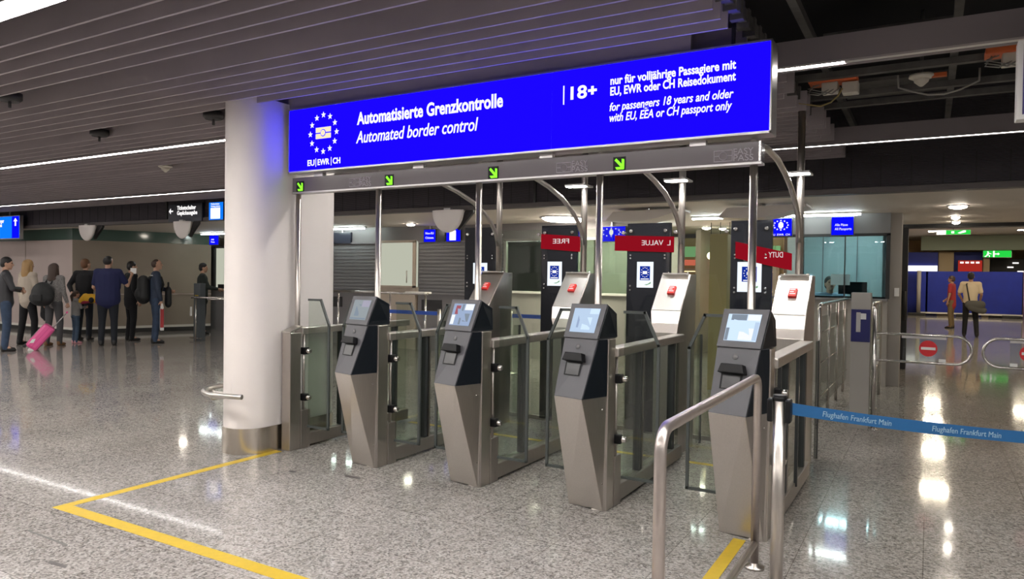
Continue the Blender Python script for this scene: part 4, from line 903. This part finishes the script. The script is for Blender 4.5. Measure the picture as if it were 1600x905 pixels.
# blue hoarding
t = thing('site_hoarding', 'long dark blue sheeted site hoarding across the far hall', 'hoarding', (1.2, 38.0, 0))
MB().box((-1.7, 0, .1), (-1.28, .02, 2.02)).build('sheet', 'navy', t); MB().box((-1.5+.15, 0, .1), (2.27, .02, 2.03)).build('sheet', 'navy', t); MB().box((2.33, 0, .1), (3.8, .02, 2.03)).build('sheet', 'navy', t)
for x in (-1.68, 2.3): MB().tube([(x+.05, -.04, 0), (x+.05, -.04, 2.05)], .05 if x > 0 else .09, 10).build('post', 'purple' if x > 0 else 'concrete', t)
for x in (-1.7, .2, 1.9, 3.4): MB().box((x-.35, -.25, 0), (x+.35, .2, .12)).build('foot_block', 'dark', t, bevel=.02)
MB().box((-1.6, -.06, .1), (3.4, -.03, .17)).build('lower_rail', 'whitestrip', t)
tag(MB().box((-1.2, 40.0, 0), (.32, 40.1, 2.98)).build('shop_fascia', 'navy'), 'dark blue shop fascia beyond the hoarding on the left', 'fascia')
tag(MB().box((-1.2, 39.9, 2.06), (.3, 40.0, 2.33)).build('lit_shop_band', 'whitedisplay'), 'glowing white shop band under the blue fascia', 'lit panel')
tag(MB().box((.34, 40.2, 0), (.97, 40.9, 3.0)).build('tan_pier', 'tan', bevel=.02), 'tan pier behind the hoarding', 'pier')
tag(MB().box((.98, 40.6, 0), (2.14, 40.7, 3.0)).build('blue_fascia', 'navy'), 'short dark blue fascia left of the green exit sign', 'fascia')
t = thing('departure_display', 'red departure display board above the hoarding', 'display', (1.63, 40.3, 2.33))
MB().box((-.5, 0, -.28), (.5, .08, .28)).build('case', 'dark', t); MB().box((-.05, .03, -2.33), (.05, .08, -.28)).build('post', 'dark', t); f = MB().box((-.48, -.01, -.26), (.48, 0, .26)).build('screen_face', 'reddisplay', t)
for k in range(4): MB().box((-.4+.21*k, -.014, .12), (-.26+.21*k, -.01, .2)).build('lamp_row', 'whitedisplay', f)
tag(MB().box((2.15, 40.2, 0), (2.4, 40.8, 2.72)).build('tan_pier', 'tan', bevel=.02), 'tan pier right of the red display', 'pier')
t = thing('exit_sign', 'green emergency exit sign with white running figure', 'exit sign', (2.66, 39.9, 2.88))
MB().box((-.55, 0, -.16), (.55, .06, .16)).build('case', 'frame', t); MB().tube([(0, .03, .16), (0, .03, .87)], .015, 6).build('hanger', 'frame', t); f = MB().box((-.54, -.01, -.15), (.54, 0, .15)).build('green_face', 'exitgreen', t)
b = MB()
b.ball((-.36, -.015, .095), (.03, .006, .03)); b.prism([(-.42, -.011, -.02), (-.36, -.011, .06), (-.31, -.011, .06), (-.34, -.011, -.04)], (0, -.006, 0)); b.prism([(-.5, -.011, -.12), (-.38, -.011, -.03), (-.34, -.011, -.05), (-.44, -.011, -.14)], (0, -.006, 0)); b.prism([(-.36, -.011, -.03), (-.28, -.011, -.07), (-.28, -.011, -.14), (-.31, -.011, -.14), (-.32, -.011, -.08)], (0, -.006, 0)); b.prism([(-.33, -.011, .05), (-.22, -.011, .01), (-.22, -.011, -.01), (-.34, -.011, .02)], (0, -.006, 0))
b.build('running_figure', 'whitedisplay', f)
b = MB(); b.box((-.16, -.015, -.14), (-.1, -.011, .14)); b.box((-.1, -.015, -.02), (.02, -.011, .02)); b.prism([(.02, -.011, .06), (.1, -.011, 0), (.02, -.011, -.06)], (0, -.004, 0)); b.build('door_and_arrow', 'whitedisplay', f)
tag(MB().box((-.4, 39.5, 3.05), (7, 39.7, 3.72)).build('green_grey_beam', 'beamg'), 'broad green-grey beam across the far hall', 'beam')
t = thing('exit_sign', 'small green and white sign under the portal head', 'exit sign', (.55, 24, 2.95))
MB().box((-.42, 0, -.07), (.42, .05, .07)).build('case', 'frame', t); MB().tube([(0, .03, .07), (0, .03, .8)], .015, 6).build('hanger', 'frame', t); f = MB().box((-.41, -.01, -.06), (.41, 0, .06)).build('green_face', 'exitgreen', t)
MB().box((-.41, -.014, -.06), (-.18, -.01, .06)).build('white_field', 'whitedisplay', f); MB().box((-.05, -.014, -.03), (.02, -.01, .03)).build('pictogram', 'whitedisplay', f); MB().prism([(.1, -.01, -.02), (.24, -.01, .05), (.3, -.01, .05), (.3, -.01, .0), (.16, -.01, -.04)], (0, -.004, 0)).build('arrow', 'whitedisplay', f)
t = thing('shop_cabinet', 'dark glazed shop cabinet with small lights at the right edge', 'cabinet', (3.2, 41.5, 0))
MB().box((-.7, 0, 0), (3.5, .4, 2.7)).build('body', 'dark', t)
for (x, z) in ((.1, 2.3), (.5, 2.1), (1.0, 2.35), (1.4, 2.15), (.3, 2.5)): MB().box((x-.12, -.03, z-.03), (x+.12, 0, z+.03)).build('lamp', 'whitedisplay', t)
# ================================================================ people
def cap_mesh(b, p0, p1, r0, r1, sx=1.0, sy=1.0, seg=14):
    "tapered capsule from p0 to p1; sx, sy widen the section along world x / y"
    p0, p1 = Vector(p0), Vector(p1); d = p1-p0; L_ = d.length or 1e-4; d = d/L_
    ref = Vector((0, 1, 0)) if abs(d.y) < .9 else Vector((1, 0, 0))
    ux = ref.cross(d).normalized(); uy = d.cross(ux)
    rings = []
    for k in range(4): a = -math.pi/2 + math.pi/2*(k+.35)/4; rings.append((p0+d*(r0*math.sin(a)), r0*math.cos(a)))
    for k in range(5): f = k/4; rings.append((p0.lerp(p1, f), r0+(r1-r0)*f))
    for k in range(4): a = math.pi/2*(k+.65)/4; rings.append((p1+d*(r1*math.sin(a)), r1*math.cos(a)))
    vr = []
    for c, r in rings:
        ring = []
        for j in range(seg):
            a = 2*math.pi*j/seg; v = ux*(math.cos(a)*r) + uy*(math.sin(a)*r)
            ring.append(b.bm.verts.new(c + Vector((v.x*sx, v.y*sy, v.z))))
        vr.append(ring)
    for a, c in zip(vr, vr[1:]):
        for j in range(seg): b.bm.faces.new((a[j], a[(j+1) % seg], c[(j+1) % seg], c[j]))
    b.bm.faces.new(vr[0][::-1]); b.bm.faces.new(vr[-1])
def blob(name, parts, m, parent, voxel=.012, sm=3):
    "one continuous surface grown over capsules and ellipsoids"
    b = MB()
    for p in parts:
        if p[0] == 'c': cap_mesh(b, *p[1:])
        else: b.ball(p[1], p[2], p[3] if len(p) > 3 else None, 16)
    o = b.build('tmp', m)
    md = o.modifiers.new('r', 'REMESH'); md.mode = 'VOXEL'; md.voxel_size = voxel
    if sm: s = o.modifiers.new('s', 'SMOOTH'); s.iterations = sm; s.factor = .5
    dg = bpy.context.evaluated_depsgraph_get(); me = bpy.data.meshes.new_from_object(o.evaluated_get(dg))
    old = o.data; bpy.data.objects.remove(o); bpy.data.meshes.remove(old)
    me.name = name; me.materials.clear(); me.materials.append(MT[m] if isinstance(m, str) else m)
    for f in me.polygons: f.use_smooth = True
    q = bpy.data.objects.new(name, me); COL.objects.link(q); q.parent = parent
    return q
MT.update(pinkdark=mat('pink_seam', (.7, .06, .26), .4), grey_print=mat('grey_print', (.42, .36, .38), .5, var=.5, bscale=22), skin=mat('skin', (.56, .33, .23), .5), skin_dark=mat('skin_tan', (.40, .22, .14), .5), hair_black=mat('hair_black', (.012, .010, .010), .5, bump=.4, bscale=120), hair_brown=mat('hair_brown', (.055, .03, .02), .5, bump=.4, bscale=120), hair_blonde=mat('hair_blonde', (.42, .25, .10), .5, bump=.4, bscale=120), hair_auburn=mat('hair_auburn', (.16, .07, .03), .5, bump=.4, bscale=120),
 jeans=mat('denim', (.035, .06, .11), .8, var=.2, bscale=12), jeans_light=mat('denim_light', (.06, .10, .16), .8, var=.15, bscale=12), leather=mat('dark_leather', (.03, .03, .035), .4), cream=mat('cream_knit', (.52, .45, .37), .85, bump=.5, bscale=180), blackcloth=mat('black_cloth', (.010, .010, .012), .85), greycloth=mat('grey_cloth', (.075, .075, .08), .85), tweed=mat('grey_tweed', (.23, .22, .215), .9, var=.6, bscale=70), hoodie=mat('grey_hoodie', (.28, .27, .26), .9), navycloth=mat('navy_cloth', (.012, .016, .075), .8), darkpants=mat('dark_trousers', (.012, .015, .022), .85), bluejacket=mat('steel_blue_jacket', (.03, .045, .08), .7), olivejacket=mat('dark_green_jacket', (.02, .027, .024), .8), redshirt=mat('red_shirt', (.33, .025, .03), .8), khaki=mat('khaki', (.16, .11, .05), .8), tee=mat('cream_tee', (.68, .56, .40), .85), pinkshoe=mat('pink_shoe', (.75, .35, .40), .6), boots=mat('tan_boots', (.22, .11, .05), .7), shoes=mat('black_shoes', (.012, .011, .011), .45), bag=mat('black_bag', (.014, .015, .016), .6, bump=.3, bscale=60), officer_shirt=mat('pale_blue_shirt', (.35, .48, .62), .8), eye=mat('eye', (.01, .008, .007), .2), lips=mat('lips', (.36, .14, .11), .5), paper=mat('white_paper', (.85, .84, .82), .5), redbag=mat('red_paper', (.42, .035, .04), .5), toy_yellow=mat('toy_yellow', (.75, .42, .02), .7), toy_red=mat('toy_maroon', (.30, .02, .05), .7), greybag=mat('grey_bag', (.09, .088, .08), .8))
def hand(parts, wr, dirv, side, palm, curl=.5, s=1.0):
    "palm, four unequal bent fingers and a thumb leaving the side of the palm"
    wr, d, pn = Vector(wr), Vector(dirv).normalized(), Vector(palm).normalized()
    acr = d.cross(pn).normalized()*side
    c = wr + d*.045*s
    parts.append(('c', wr+d*.012*s, wr+d*.075*s, .026*s, .030*s, 1, 1))
    for k, (off, ln) in enumerate(((-.027, .062), (-.009, .072), (.009, .068), (.026, .052))):
        p0 = wr + d*.085*s + acr*off*s
        d1 = (d*math.cos(curl*.7) + pn*math.sin(curl*.7)); d2 = (d*math.cos(curl*1.8) + pn*math.sin(curl*1.8))
        p1 = p0 + d1*ln*.55*s; p2 = p1 + d2*ln*.45*s
        parts.append(('c', p0, p1, .0095*s, .0085*s)); parts.append(('c', p1, p2, .0085*s, .0075*s))
    t0 = wr + d*.03*s - acr*.026*s; t1 = t0 + (d*.6-acr*.7+pn*.3).normalized()*.036*s; t2 = t1 + (d*.9-acr*.15+pn*.35).normalized()*.028*s
    parts.append(('c', t0, t1, .0115*s, .010*s)); parts.append(('c', t1, t2, .010*s, .0085*s))
def person(label, loc, rz, H, arms, top='blackcloth', sleeve='long', bottom='darkpants', shoe='shoes', hair=('short', 'hair_black'), skin='skin', head=(0, 0), lean=0, legs=None, hem=.86, girth=1.0, curl=.6, female=False, sit=False, group=None, collar=None, stride=.0, jacket=True, hem_w=1.0):
    t = thing('person', label, 'person', loc, rz, group); k = H/1.75; t.scale = (k, k, k)
    sw = .165 if female else .185; g = girth
    hipz, shz = .93, 1.44
    L = Vector((0, lean, 0)); lz = -abs(lean)*.25
    sh = [Vector((s*sw, lean, shz+lz)) for s in (1, -1)]
    hips = [Vector((s*.09, 0, hipz-.03)) for s in (1, -1)]
    if legs is None: legs = [((.105, .02+stride, .50), (.115, -.02+stride*1.4, .085)), ((-.105, .02-stride, .50), (-.115, -.02-stride*1.4, .085))]
    nk = Vector((0, lean*1.05, 1.49+lz)); hc = Vector((0, lean*1.15+.02, 1.64+lz))
    hm = Matrix.Rotation(head[0], 3, 'Z') @ Matrix.Rotation(-head[1], 3, 'X')
    hp = lambda x, y, z: hc + hm @ Vector((x, y, z))
    P = [('c', (0, 0, .96), (0, lean*.5, 1.16), .115*g, .118*g, 1.15, .85), ('c', (0, lean*.5, 1.16), (0, lean, 1.36+lz), .12*g, .125*g, 1.25, .82), ('c', sh[0]*1, sh[1]*1, .065, .065),
         ('c', nk-Vector((0, 0, .06)), hp(0, -.02, -.06), .056, .05), ('e', hp(0, 0, .015), (.074, .093, .105), hm), ('e', hp(0, .025, -.05), (.054, .062, .058), hm), ('c', hp(0, .085, .012), hp(0, .105, -.018), .009, .014), ('e', hp(.074, -.005, -.005), (.01, .02, .03), hm), ('e', hp(-.074, -.005, -.005), (.01, .02, .03), hm), ('e', hp(0, .083, -.052), (.026, .012, .012), hm), ('e', hp(0, .07, -.09), (.024, .02, .016), hm)]
    for (kn, an), hpv in zip(legs, hips):
        P += [('c', hpv, kn, .075, .05), ('c', kn, an, .048, .034), ('c', an, Vector(an)+Vector((0, .12, -.055)), .035, .026)]
    for s, (el, wr, pn), shv in zip((1, -1), arms, sh):
        el, wr = Vector(el), Vector(wr)
        P += [('c', shv, el, .047, .038), ('c', el, wr, .037, .024)]
        hand(P, wr, wr-el, s, pn, curl)
    body = blob('body', P, skin, t, .0085, 2)
    b = MB()
    for s in (1, -1): b.ball(hp(s*.032, .078, .018), (.012, .01, .007), hm, 8)
    b.build('eyes', 'eye', body)
    MB().ball(hp(0, .092, -.052), (.022, .006, .006), hm, 8).build('mouth', 'lips', body)
    # top garment
    r = .018
    T = [('c', (0, 0, hem+.09), (0, lean*.5, 1.16), (.125*g+r)*hem_w, .122*g+r, 1.18, .86), ('c', (0, lean*.5, 1.16), (0, lean, 1.35+lz), .124*g+r, .122*g+r, 1.26, .84), ('c', sh[0], sh[1], .074, .074), ('c', (0, lean*.9, 1.38+lz), (0, lean*1.0, 1.475+lz), .09, .062)]
    if hem < .84: T.append(('c', (0, 0, hem+.12), (0, 0, 1.0), .15*hem_w, .14, 1.15, .9))
    for (el, wr, pn), shv in zip(arms, sh):
        el, wr = Vector(el), Vector(wr)
        if sleeve == 'long': T += [('c', shv, el, .064, .052), ('c', el, el.lerp(wr, .92), .052, .038)]
        else: T += [('c', shv, shv.lerp(el, .72), .066, .062)]
    blob('top_garment', T, top, t, .013, 3)
    if collar: blob('collar', [('c', nk+Vector((-.04, .0, -.01)), nk+Vector((.04, .0, -.01)), .052, .052, 1, 1.1)], collar, t, .01, 2)
    # trousers
    Q = [('c', (-.04, 0, hipz-.01), (.04, 0, hipz-.01), .125*g, .125*g, 1.05, .95), ('c', (0, 0, hipz), (0, 0, 1.02), .125*g, .12*g, 1.12, .86)]
    for (kn, an), hpv in zip(legs, hips):
        Q += [('c', hpv, kn, .094*(.5+.5*g), .068), ('c', kn, Vector(an)+Vector((0, 0, -.02)), .067, .054)]
    blob('trousers', Q, bottom, t, .013, 3)
    for (kn, an) in legs:
        an = Vector(an); blob('shoe', [('c', an+Vector((0, -.02, -.045)), an+Vector((0, .10, -.052)), .04, .036, 1, 1), ('c', an+Vector((0, .08, -.055)), an+Vector((0, .16, -.06)), .038, .026), ('c', an+Vector((0, -.01, 0)), an+Vector((0, -.02, -.05)), .046, .042)], shoe, t, .01, 2)
    st, hmatn = hair
    Hh = [('e', hp(0, -.014, .042), (.083, .098, .092), hm), ('e', hp(0, -.045, .0), (.078, .068, .085), hm)]
    if st == 'thin': Hh = [('e', hp(0, -.035, .018), (.082, .075, .085), hm), ('e', hp(0, -.005, .065), (.066, .07, .055), hm)]
    if st in ('long', 'longer'):
        zl = -.30 if st == 'long' else -.42
        Hh += [('c', hp(0, -.05, .03), hp(0, -.075, zl*.55), .092, .085, 1.1, .75), ('c', hp(0, -.075, zl*.5), hp(0, -.085, zl), .085, .05, 1.3, .7), ('c', hp(.07, -.01, .0), hp(.085, -.0, -.2), .03, .025), ('c', hp(-.07, -.01, .0), hp(-.085, -.0, -.2), .03, .025)]
    if st == 'tail': Hh += [('c', hp(0, -.09, .03), hp(0, -.15, -.06), .04, .045), ('c', hp(0, -.15, -.06), hp(0, -.13, -.26), .045, .02)]
    blob('hair', Hh, hmatn, t, .009, 2)
    return t, k, hp
def W_(p, loc, rz, k): return Matrix.Translation(Vector(loc)) @ Matrix.Rotation(rz, 4, 'Z') @ (Vector(p)*k)
hang = lambda s, out=.06, fwd=.03: ((s*(.20+out*.4), -.02, 1.14), (s*(.2+out), fwd+.03, .90), (-s, .2, 0))
RG, AW = R_(-30), R_(60)          # facing right along the queue, facing away from the viewer
G = 'travellers queueing at the left'
# 1 man in leather jacket, arms folded
L1 = (-14.72, 6.74, 0)
person('man at the left edge in dark leather jacket and jeans with folded arms', L1, R_(-22), 1.72, [((.25, .10, 1.17), (.02, .235, 1.17), (-.3, -1, 0)), ((-.25, .10, 1.17), (-.02, .25, 1.13), (.3, -1, 0))], 'leather', 'long', 'jeans', hair=('short', 'hair_black'), hem=.80, group=G, head=(-.2, .1), collar='blackcloth')
L2 = (-15.72, 7.6, 0)
person('blonde woman in cream jumper and black trousers with coat over her arm', L2, R_(10), 1.70, [((.225, .03, 1.16), (.18, .24, 1.13), (-1, 0, -.4)), hang(-1)], 'cream', 'long', 'blackcloth', hair=('long', 'hair_blonde'), female=True, hem=.80, group=G, hem_w=1.05, stride=.05)
t = thing('coat', 'dark coat hanging over the blonde woman\'s forearm', 'coat', W_((.22, .17, 1.06), L2, R_(10), .97), R_(10))
blob('coat_cloth', [('c', (-.06, .04, .05), (.08, -.0, .04), .05, .05), ('c', (.02, .02, .02), (.10, -.04, -.42), .06, .10, 1.1, .6), ('c', (.1, -.04, -.4), (.16, -.08, -.52), .08, .03)], 'blackcloth', t, .014, 3)
# 3 woman with rucksack and pink case
L3, R3 = (-15.1, 7.78, 0), R_(25)
person('dark long haired woman in grey patterned top wearing a round rucksack', L3, R3, 1.63, [((.22, .0, 1.15), (.26, .06, .92), (-1, .2, 0)), hang(-1)], 'tweed', 'long', 'greycloth', 'boots', hair=('longer', 'hair_brown'), female=True, hem=.84, group=G, curl=1.2, stride=.03)
t = thing('rucksack', 'round dark grey rucksack on the back of the long haired woman', 'rucksack', W_((-.06, -.25, 1.11), L3, R3, .93), R3)
blob('bag_body', [('e', (0, 0, 0), (.23, .13, .24)), ('e', (0, -.03, -.08), (.25, .12, .16))], 'bag', t, .014, 2)
MB().tube([(.09, .1, .2), (.1, .16, .28), (.1, .3, .24), (.1, .34, .08)], .017, 8).build('strap', 'bag', t); MB().tube([(-.04, .1, .2), (-.03, .16, .28), (-.03, .3, .24), (-.04, .34, .08)], .017, 8).build('strap', 'bag', t)
MB().box((-.1, -.165, -.14), (.1, -.13, .0), Matrix.Rotation(0, 3, 'X')).build('front_pocket', 'bag', t, bevel=.02)
# pink suitcase, tilted, towed
u = Vector((.507, .862, 0)); base = Vector((-14.60, 7.02, 0))
t = thing('suitcase', 'pink hard shell children\'s trolley case being pulled, with printed panel', 'suitcase', base+Vector((0, 0, .05)), math.atan2(u.y, u.x))
tm = Matrix.Rotation(R_(38), 4, 'Y')
o = MB().box((-.04, -.14, .04), (.18, .14, .56)).build('shell', 'pink', t, bevel=.05); o.matrix_local = tm
o2 = MB().box((.068, -.143, .05), (.076, .143, .55)).build('seam', 'pinkdark', o, bevel=.002)
MB().box((-.046, -.1, .16), (-.038, .1, .44)).build('printed_panel', 'grey_print', o, bevel=.003)
MB().prism([(.0, -.145, .12), (.05, -.145, .16), (.03, -.145, .24), (-.01, -.145, .2)], (0, -.003, 0)).build('white_patch', 'pureWhite', o)
h = MB().tube([(.12, -.07, .55), (.12, -.07, .92)], .009, 8).build('pull_rod', 'frame', o); MB().tube([(.12, .07, .55), (.12, .07, .92)], .009, 8).build('pull_rod', 'frame', o); MB().tube([(.12, -.09, .92), (.12, .09, .92)], .018, 8).build('pull_grip', 'pink', o)
for s in (-.1, .1): MB().lathe([(.045, -.015), (.05, 0), (.045, .015)], (.1, s, .02), 'Y', 16).build('wheel', 'pureWhite', o)
MB().box((-.05, -.11, -.0), (.0, .11, .06)).build('foot', 'dark', o, bevel=.01)
# 4 girl
person('small girl in grey hoodie and jeans with pink shoes and ponytail', (-15.28, 8.3, 0), R_(-10), 1.08, [((.2, .1, 1.2), (.1, .27, 1.22), (-1, -.3, 0)), ((-.2, .1, 1.2), (-.1, .27, 1.2), (1, -.3, 0))], 'hoodie', 'long', 'jeans_light', 'pinkshoe', hair=('tail', 'hair_brown'), hem=.84, group=G, girth=1.12)
# 5 man in black bending with bright toy
L5, R5 = (-15.78, 8.75, 0), R_(30)
person('man with light brown hair in black jumper holding a yellow and maroon toy', L5, R5, 1.76, [((.26, .10, 1.16), (.20, .20, .98), (-1, 0, 0)), ((-.27, -.08, 1.18), (-.13, -.22, 1.04), (1, .2, 0))], 'blackcloth', 'long', 'darkpants', hair=('short', 'hair_auburn'), hem=.84, group=G, girth=1.1, head=(-.35, -.25), lean=.04)
L6, R6 = (-14.33, 8.42, 0), R_(48)
t = thing('plush_toy', 'yellow and maroon plush toy held above the small girl\'s head', 'toy', (-15.0, 8.46, .93), R_(48))
blob('toy_body', [('e', (0, 0, 0), (.16, .09, .10)), ('c', (-.1, 0, .04), (-.19, 0, -.05), .07, .05)], 'toy_yellow', t, .012, 2)
blob('toy_trim', [('c', (.1, 0, -.02), (.24, 0, -.19), .06, .075), ('c', (-.16, -.0, -.08), (.0, -.06, -.06), .04, .03)], 'toy_red', t, .012, 2)
MB().ball((.02, -.08, -.03), (.05, .03, .06)).build('dark_patch', 'blackcloth', t)
# 6 man in blue polo
person('heavy man in dark blue polo shirt seen from behind holding up white paper', L6, R6, 1.80, [((.33, .06, 1.18), (.36, .24, 1.36), (-.8, .2, 0)), ((-.26, .05, 1.14), (-.2, .22, 1.02), (1, 0, 0))], 'navycloth', 'short', 'darkpants', hair=('thin', 'hair_black'), hem=.82, group=G, girth=1.32, curl=1.0, head=(-.35, .0), hem_w=1.05)
tag(MB().box((-.055, -.004, -.06), (.055, .004, .06)).build('paper_slip', 'paper', loc=W_((.385, .33, 1.47), L6, R6, 1.03)), 'white paper in the raised hand of the heavy man', 'paper').rotation_euler = (R_(-10), 0, R6)
# 7 man in dark clothes
person('man all in black standing behind the heavy man', (-15.05, 9.35, 0), R_(-12), 1.71, [hang(1), ((-.22, .02, 1.14), (-.1, .2, 1.05), (1, 0, 0))], 'blackcloth', 'long', 'blackcloth', hair=('short', 'hair_black'), hem=.74, group=G, girth=1.12)
# 8 man with backpack
L8, R8 = (-14.1, 9.3, 0), R_(-28)
person('man in steel blue jacket and jeans wearing a big black backpack', L8, R8, 1.76, [((.23, .02, 1.14), (.2, .08, .89), (-1, 0, 0)), ((-.22, .1, 1.14), (-.12, .28, 1.1), (1, 0, 0))], 'bluejacket', 'long', 'jeans', hair=('thin', 'hair_brown'), hem=.80, group=G, head=(-.1, -.1), curl=1.2)
t = thing('backpack', 'large black backpack worn by the man in steel blue jacket', 'backpack', W_((0, -.23, 1.13), L8, R8, 1.0), R8)
blob('bag_body', [('c', (0, 0, -.16), (0, 0, .17), .15, .13, 1.1, .9), ('e', (0, -.07, -.1), (.13, .1, .15))], 'bag', t, .014, 2)
for s in (-.1, .1): MB().tube([(s, .08, .22), (s, .17, .3), (s, .33, .26), (s*1.1, .37, .1), (s*1.3, .3, -.12)], .018, 8).build('strap', 'bag', t)
MB().box((.03, .12, .285), (.16, .26, .305)).build('pale_shoulder_tab', 'pureWhite', t, bevel=.004)
t = thing('shoulder_bag', 'black bag carried in front of the man in steel blue jacket', 'bag', W_((.0, .24, .98), L8, R8, 1.0), R8)
blob('bag_body', [('c', (0, 0, -.14), (0, 0, .13), .1, .09, 1.2, .7)], 'bag', t, .014, 2); MB().tube([(-.08, 0, .18), (-.06, 0, .3), (.06, 0, .3), (.08, 0, .18)], .012, 8).build('handle', 'bag', t)
t = thing('shopping_bag', 'slim white and red paper bag hanging from the backpack man\'s hand', 'bag', W_((.215, .1, .78), L8, R8, 1.0), R8)
MB().prism([(-.05, -.03, -.46), (.05, -.03, -.46), (.055, -.03, -.04), (-.055, -.03, -.04)], (0, .06, 0)).build('bag_body', 'redbag', t, bevel=.004)
MB().box((-.06, -.034, -.50), (.06, .034, -.44)).build('white_band', 'paper', t, bevel=.004)
MB().box((-.057, -.036, -.46), (-.025, .036, -.05)).build('white_side', 'paper', t)
blob('crumpled_top', [('c', (-.05, 0, -.05), (.05, 0, -.03), .035, .03), ('c', (-.06, 0, .0), (-.02, 0, .06), .03, .02), ('c', (.04, 0, -.02), (.01, 0, .05), .03, .015)], 'paper', t, .01, 1)
# 9 officer at the desk
person('officer in dark green jacket standing at the passport desk', (-15.35, 11.35, 0), R_(-40), 1.72, [((.24, .12, 1.16), (.16, .36, 1.12), (-1, 0, -.3)), ((-.24, .12, 1.16), (-.16, .36, 1.12), (1, 0, -.3))], 'olivejacket', 'long', 'blackcloth', hair=('short', 'hair_black'), hem=.74, girth=1.08)
# 10 seated officer in the right booth
t10 = (-1.27, 12.35, .02)
t = thing('office_chair', 'dark office chair under the seated booth officer', 'chair', (-1.37, 12.38, 0))
MB().box((-.24, -.24, .54), (.24, .22, .61)).build('seat', 'dark', t, bevel=.02); MB().box((-.22, .2, .7), (.22, .26, 1.1)).build('backrest', 'dark', t, bevel=.02); MB().tube([(0, 0, .05), (0, 0, .55)], .03, 8).build('column', 'chrome', t)
for k in range(5): a = 2*math.pi*k/5; MB().tube([(0, 0, .07), (.28*math.cos(a), .28*math.sin(a), .04)], .02, 6).build('foot', 'dark', t)
person('seated booth officer in pale blue shirt, only the head showing above the counter', (-1.37, 12.38, -.21), R_(200), 1.78, [((.24, .1, 1.15), (.12, .3, 1.1), (-1, 0, 0)), ((-.24, .1, 1.15), (-.12, .3, 1.1), (1, 0, 0))], 'officer_shirt', 'long', 'darkpants', hair=('short', 'hair_black'), head=(.0, -.15), legs=[((.12, .42, .90), (.12, .40, .46)), ((-.12, .42, .90), (-.12, .40, .46))])
# 11, 12 men before the hoarding
GF = 'travellers in the far hall'
person('man in dark red shirt and khaki trousers facing left before the hoarding', (.64, 28.0, 0), R_(75), 1.73, [((.24, .02, 1.16), (.2, .2, .98), (-1, 0, 0)), ((-.24, .0, 1.15), (-.22, .06, .9), (1, 0, 0))], 'redshirt', 'short', 'khaki', hair=('short', 'hair_brown'), skin='skin_dark', hem=.66, group=GF)
L12, R12 = (1.0, 24.0, 0), R_(-5)
person('man in cream T-shirt and black trousers seen from behind with shoulder bag', L12, R12, 1.80, [((.25, .0, 1.16), (.22, .16, 1.0), (-1, 0, 0)), ((-.27, .0, 1.16), (-.2, .14, 1.0), (1, 0, 0))], 'tee', 'short', 'blackcloth', hair=('short', 'hair_black'), skin='skin_dark', hem=.82, group=GF, legs=[((.13, .03, .50), (.17, -.12, .085)), ((-.11, .03, .50), (-.13, .06, .085))])
t = thing('shoulder_bag', 'grey shoulder bag hanging behind the man in the cream T-shirt', 'bag', W_((.14, -.22, .83), L12, R12, 1.03), R12)
blob('bag_body', [('c', (-.16, 0, .06), (.12, 0, .06), .11, .11, 1, .6), ('c', (-.1, 0, -.02), (.16, .03, -.1), .11, .10, 1, .6)], 'greybag', t, .016, 2)
MB().tube([(-.15, .02, .13), (-.2, .04, .4), (-.24, .1, .62), (-.22, .22, .66)], .017, 8).build('strap', 'bag', t)
bpy.context.view_layer.update()
